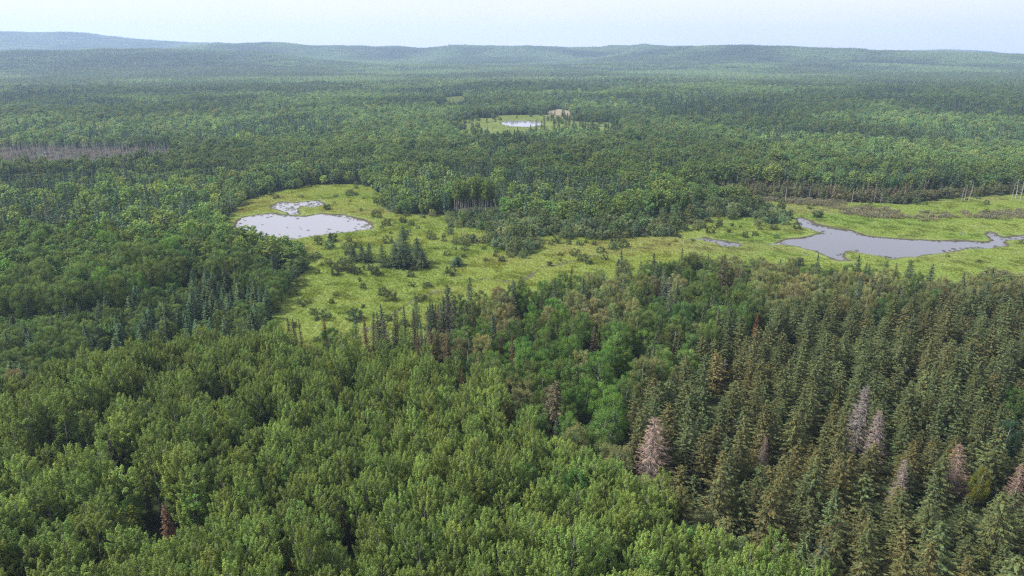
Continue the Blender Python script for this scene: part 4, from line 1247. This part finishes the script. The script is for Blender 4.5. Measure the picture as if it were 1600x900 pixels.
ORD = 'first second third fourth fifth sixth seventh eighth ninth tenth eleventh twelfth'.split()
def number_off(lab, L):
    """Trees that share a description are told apart by their place in it, counted from the left, upper and lower ones apart."""
    if len(L) < 2: return
    rows = 1 if len(L) <= 6 else (2 if len(L) <= 16 else 3)
    L = sorted(L, key=lambda q: q[1])
    for r_ in range(rows):
        part = sorted(L[r_ * len(L) // rows:(r_ + 1) * len(L) // rows], key=lambda q: q[0])
        rw = {1: 'from left', 2: ('of upper row', 'of lower row')[r_ % 2], 3: ('of top row', 'of middle row', 'of bottom row')[r_ % 3]}[rows]
        for k, (a_, b_, ob) in enumerate(part):
            ob['label'] = lab + ', ' + ORD[min(k, 11)] + ' ' + rw
for lab, L in LABELLED.items(): number_off(lab, L)

rest_snags = []
for xs, ys, lab, grp, f in snags:
    vis = np.argsort(np.hypot(xs, ys))
    px, py = to_px(xs, ys, 4.0)
    vis = vis[(px[vis] > 0) & (px[vis] < 1600)]
    one = vis[:110]
    mine = []
    rest_snags += [(xs[i], ys[i], f) for i in range(len(xs)) if i not in set(one.tolist())]
    for i in one:
        p = P_SNAG[int(g.integers(len(P_SNAG)))]
        s = float(f * (0.55 + 0.8 * g.random() ** 1.5))
        place('snag_tree', p, float(xs[i]), float(ys[i]), float(hill(xs[i:i + 1], ys[i:i + 1])[0]) + 0.3, float(g.random() * 6.28), (s * 1.3, s * 1.3, s), None, lab, 'snag', grp)
        mine.append((float(px[i]), float(py[i]), LAST[0]))
    if len(mine) > 30:
        mine.sort(key=lambda q: q[0])
        for sg in range(5):
            number_off(lab + ', ' + ('at its left end', 'left of middle', 'at its middle', 'right of middle', 'at its right end')[sg], mine[sg * len(mine) // 5:(sg + 1) * len(mine) // 5])
    else:
        number_off(lab, mine)
    print('snags', len(xs), len(one))
q = np.array(rest_snags)
scatter('snag_wood', [p.both for p in P_SNAG], np.stack([q[:, 0], q[:, 1], hill(q[:, 0], q[:, 1]) + 0.3], 1), g.random(len(q)) * 6.28, q[:, 2] * (0.7 + 0.5 * g.random(len(q))),
        g.integers(0, len(P_SNAG), len(q)), np.ones((len(q), 3)), 'further grey snags of the dead strip')

# tall aspens with bare pale trunks at the back of the meadow
mine = []
for i in range(24):
    px = 711 + 62 * (i + g.random()) / 24
    b = at(px, 333 - 4 * g.random() + 2 * (px - 711) / 62)
    p = P_TALL[i % 4]
    s = float(0.92 + 0.2 * g.random())
    place('tall_aspen_tree', p, float(b[0]), float(b[1]), 0.3, float(g.random() * 6.28), (s, s, s), C_ASPEN * (0.9 + 0.3 * g.random()),
          'tall bare trunked aspen behind the middle of the meadow', 'aspen', 'tall aspens with bare trunks')
    mine.append((px, float(b[1]) * -1.0, LAST[0]))
number_off('tall bare trunked aspen behind the middle of the meadow', mine)

# ------------------------------------------------------------------ far forest in patches
def far_patch(seed, size, sp, conif, lod):
    g = np.random.default_rng(seed)
    n = int(size / sp)
    i, j = np.meshgrid(np.arange(n), np.arange(n))
    X = (i.ravel() + 0.5 + g.normal(0, 0.25, n * n)) * sp - size / 2
    Y = (j.ravel() + 0.5 + g.normal(0, 0.25, n * n)) * sp - size / 2
    Vs, Fs, cols, off = [], [], [], 0
    for x, y in zip(X, Y):
        c = g.random() < conif
        if c:
            h, r = 10.0 * (1 + 0.2 * g.normal()), 1.7
            m = 16 if lod == 0 else 8
            tt = (np.arange(m) + g.random(m)) / m
            a = g.random(m) * 6.28
            rr = r * (1 - tt) * 0.75
            C = np.stack([x + rr * np.cos(a), y + rr * np.sin(a), h * (0.15 + 0.85 * tt) - 0.6], 1)
            N = norm(np.stack([np.cos(a), np.sin(a), np.full(m, 0.7)], 1) + g.normal(0, 0.3, (m, 3)))
            U = np.tile([0, 0, 1.0], (m, 1)) + g.normal(0, 0.2, (m, 3))
            k = 1.0 if lod == 0 else 1.4
            v, f = quads(C, N, U, np.full(m, 2.6 * k), (0.5 + 1.1 * (1 - tt)) * k)
            base = np.array([0.045, 0.068, 0.048]) * np.exp(g.normal(0, 0.18))
        else:
            h, r = 9.6 * (1 + 0.13 * g.normal()), 2.1 * (0.8 + 0.4 * g.random())
            m = 34 if lod == 0 else 13
            d = rand_dir(m, g); d[:, 2] = np.abs(d[:, 2]) * 1.2 - 0.25
            C = np.array([x, y, h - 3.2]) + d * np.array([r, r, 3.0])
            N = norm(d + g.normal(0, 0.5, (m, 3)) + [0, 0, 0.3])
            k = 1.05 if lod == 0 else 1.75
            v, f = quads(C, N, rand_dir(m, g), k * (0.8 + 0.6 * g.random(m)), k * (0.7 + 0.5 * g.random(m)))
            hu = g.normal(0, 0.10)
            base = np.array([0.096 * (1 + hu), 0.142, 0.066]) * np.exp(g.normal(0, 0.17))
        Vs.append(v); Fs.append(f + off); off += len(v)
        cols.append(base[None] * np.clip(1 + g.normal(0, 0.16, (m, 1)), 0.5, 1.6))
    return mesh_new('patch', np.concatenate(Vs), np.concatenate(Fs), mats=(LEAF,), fcol=np.concatenate(cols))

CON = [0.03, 0.08, 0.3, 0.7]
PATCH_A = [far_patch(900 + i * 4 + v, 44, 4.6, CON[i], 0) for i in range(4) for v in range(2)]
PATCH_B = [far_patch(950 + i * 4 + v, 84, 6.0, CON[i], 1) for i in range(4) for v in range(2)]
def far_mass(name, protos, sp, r0, r1, lab):
    x, y = jgrid(sp, r0, r1, R(43), g, jit=0.2)
    a, b = mixture(x, y)
    a2 = fbm(x / 700.0, y / 240.0, 161, 3)
    ci = np.digitize(0.7 * a + 0.3 * a2 + g.normal(0, 0.02, len(x)), [0.47, 0.53, 0.58])
    rr_, az_ = np.hypot(x, y), np.arctan2(x, y)
    ci = np.where((rr_ > 2350) & (rr_ < 3100) & (az_ < -0.26) & (g.random(len(x)) < 0.85), 3, ci)      # dark spruce ridge at the left
    idx = ci * 2 + g.integers(0, 2, len(x))
    b = sstep(0.36, 0.66, b)
    br = (0.84 + 0.58 * b) * 1.25  # far crowns made lighter in their colour in place of haze
    s = 0.95 + 0.2 * g.random(len(x))
    tint = np.stack([br * (1 + g.normal(0, 0.04, len(x))), br, br], 1)
    scatter(name, protos, np.stack([x, y, hill(x, y) + 0.2], 1), g.random(len(x)) * 6.28, np.stack([s, s, s], 1), idx, tint, lab, tilt=0.0)
    print(name, len(x))
far_mass('distant_forest', PATCH_A, 38, NEAR_R + 8, 4400, 'endless mixed forest stretching towards the hills')
far_mass('hill_forest', PATCH_B, 66, 4400, 7000, 'hazy forest covering the far hills')

# ------------------------------------------------------------------ grass, rushes and brush of the wetland
def tuft(seed, n, h, spread, w):
    g = np.random.default_rng(seed)
    a = g.random(n) * 6.28
    r = spread * np.sqrt(g.random(n))
    b = np.stack([r * np.cos(a), r * np.sin(a), np.zeros(n)], 1)
    lean = np.stack([np.cos(a), np.sin(a), np.zeros(n)], 1) * (0.25 + 0.5 * g.random(n))[:, None] * h
    hh = h * (0.6 + 0.6 * g.random(n))
    tip = b + lean + np.stack([np.zeros(n), np.zeros(n), hh], 1)
    sd_ = np.stack([-np.sin(a), np.cos(a), np.zeros(n)], 1) * w
    mid = b + lean * 0.35 + np.stack([np.zeros(n), np.zeros(n), hh * 0.6], 1)
    V = np.stack([b - sd_, b + sd_, mid + sd_ * 0.8, mid - sd_ * 0.8, tip], 1).reshape(-1, 3)
    k = np.arange(n) * 5
    F4 = np.stack([k, k + 1, k + 2, k + 3], 1); F3 = np.stack([k + 3, k + 2, k + 4], 1)
    c = np.exp(g.normal(0, 0.11, n))
    col = np.stack([c * (1 + g.normal(0, 0.08, n)), c, c], 1)
    return mesh_new('tuft', V, F4, F3, mats=(LEAF,), fcol=np.concatenate([col, col]))
TUFTS = [tuft(1000 + i, 44, 0.36, 0.66, 0.035) for i in range(4)]
x, y = jgrid(0.85, 150, 470, AZ, g)
k = inside(MEADOW, x, y) | inside(WILLOW, x, y); x, y = x[k], y[k]
pd = np.min([sdist(P, x, y) for P in PONDS], axis=0)
rag = (fbm(x / 5.0, y / 5.0, 31, 3) - 0.5) * 4.0
k = (pd + rag * 1.0 > 1.1) & (creek_dist(x, y) > 0.7); x, y, pd = x[k], y[k], pd[k]
hum = (fbm(x / 2.2, y / 2.2, 41, 3) - 0.5) * 0.55 + (fbm(x / 9.0, y / 9.0, 43, 2) - 0.5) * 0.5
q = fbm(x / 28.0, y / 16.0, 171, 3); q2 = fbm(x / 4.0, y / 4.0, 181, 3); q3 = fbm(x / 60, y / 30, 191, 2)
c1, c2, c3 = np.array([0.195, 0.270, 0.042]), np.array([0.245, 0.296, 0.054]), np.array([0.270, 0.262, 0.084])
m1 = sstep(0.36, 0.52, q)[:, None]; m2 = sstep(0.54, 0.72, q3 * 0.6 + q * 0.4)[:, None]
gc = (c1 * (1 - m1) + c2 * m1) * (1 - m2) + c3 * m2
gc = gc * (1 - 0.28 * sstep(0.54, 0.72, q2)[:, None]) * np.exp(g.normal(0, 0.06, len(x)))[:, None]
gc = np.where((x > 60)[:, None], gc * [0.95, 1.03, 1.25], gc)
s = (0.6 + 0.4 * g.random(len(x)) + 0.35 * sstep(0.54, 0.68, q2)) * np.interp(pd, [0, 4], [0.5, 1.0])
scatter('meadow_grass', TUFTS, np.stack([x, y, 0.36 + hum], 1), g.random(len(x)) * 6.28, s, g.integers(0, 4, len(x)), gc, 'yellow green sedge and grass of the wet meadow')
print('grass', len(x))
# far meadows
x, y = jgrid(1.7, 500, 1400, R(30), g)
k = np.zeros(len(x), bool)
for M in FAR_MEADOWS: k |= inside(M, x, y)
k &= sdist(FAR_POND, x, y) > 1.0
x, y = x[k], y[k]
scatter('far_meadow_grass', TUFTS, np.stack([x, y, hill(x, y) + 0.4], 1), g.random(len(x)) * 6.28, 0.8 + 0.5 * g.random(len(x)), g.integers(0, 4, len(x)), vary(np.array([0.20, 0.25, 0.09]), len(x), g, 0.1), 'pale grass of the far clearing')
# brown leafless brush
BRUSH = [mesh_new('brush', (lambda d: d['cv'])(dd), dd['cf'], mats=(TWIG,), fcol=dd['cc']) for dd in
         [make_broad(1100 + i, 1.3, 0.05, 0.9, 14, 0.42, 240, 0.16, 0.03, stems=4) for i in range(3)]]
x, y = jgrid(1.5, 150, 480, AZ, g)
k = np.zeros(len(x), bool)
for M in BROWN_BRUSH: k |= inside(M, x, y)
k &= fbm(x / 7, y / 5, 201, 3) + g.normal(0, 0.10, len(x)) > 0.50
x, y = x[k], y[k]
scatter('brown_brush', BRUSH, np.stack([x, y, np.full(len(x), 0.4)], 1), g.random(len(x)) * 6.28, 0.8 + 0.6 * g.random(len(x)), g.integers(0, 3, len(x)), vary(np.array([0.155, 0.145, 0.085]), len(x), g, 0.18, 0.06), 'brown twiggy brush in the right marsh')
# weeds and tussocks standing in the left pond
x, y = jgrid(1.5, 150, 480, R(44), g)
pdL = np.minimum(sdist(LEFT_POND, x, y), sdist(POOLS[0], x, y))
pdR = np.minimum(sdist(RIGHT_POND, x, y), sdist(SMALL_POOL, x, y))
px, py = to_px(x, y, 0)
pr_ = 0.04 + 0.5 * sstep(-3.5, -0.5, pdL) + 0.14 * sstep(500, 570, px) * (py > 336) + 0.6 * (py < 336)
clump = 0.3 + 1.4 * sstep(0.4, 0.6, fbm(x / 6, y / 6, 211, 2))
k = ((pdL < 0.5) & (g.random(len(x)) < pr_ * clump)) | ((pdR < 0.6) & (pdR > -2.5) & (g.random(len(x)) < 0.55 * sstep(-2.5, 0.3, pdR) * clump)); x, y = x[k], y[k]
scatter('pond_weed', TUFTS, np.stack([x, y, np.full(len(x), 0.12)], 1), g.random(len(x)) * 6.28, 0.6 + 0.6 * g.random(len(x)), g.integers(0, 4, len(x)), vary(np.array([0.10, 0.115, 0.045]), len(x), g, 0.25), 'weed tussocks standing in the ponds along their shores')

# ------------------------------------------------------------------ haze
HZ = 7600.0
zt, zb = 290.0, -22.0
V = np.array([[sx * HZ, sy * HZ, zz] for zz in (zb, zt) for sx, sy in ((-1, -1), (1, -1), (1, 1), (-1, 1))])
F = np.array([[3, 2, 1, 0], [4, 5, 6, 7], [0, 1, 5, 4], [1, 2, 6, 5], [2, 3, 7, 6], [3, 0, 4, 7]])
hm_, hn, ho = new_mat('haze_air')
pv = hn.nodes.new('ShaderNodeVolumePrincipled')
pv.inputs['Color'].default_value = (0.50, 0.68, 1.0, 1)
pv.inputs['Density'].default_value = 1.35e-4
pv.inputs['Anisotropy'].default_value = 0.2
hn.links.new(pv.outputs[0], ho.inputs['Volume'])
hz = bpy.data.objects.new('haze', mesh_new('haze', V, F, mats=(hm_,)))
hz['kind'] = 'stuff'
hz['label'] = 'pale blue summer haze over the forest'
COL.objects.link(hz)
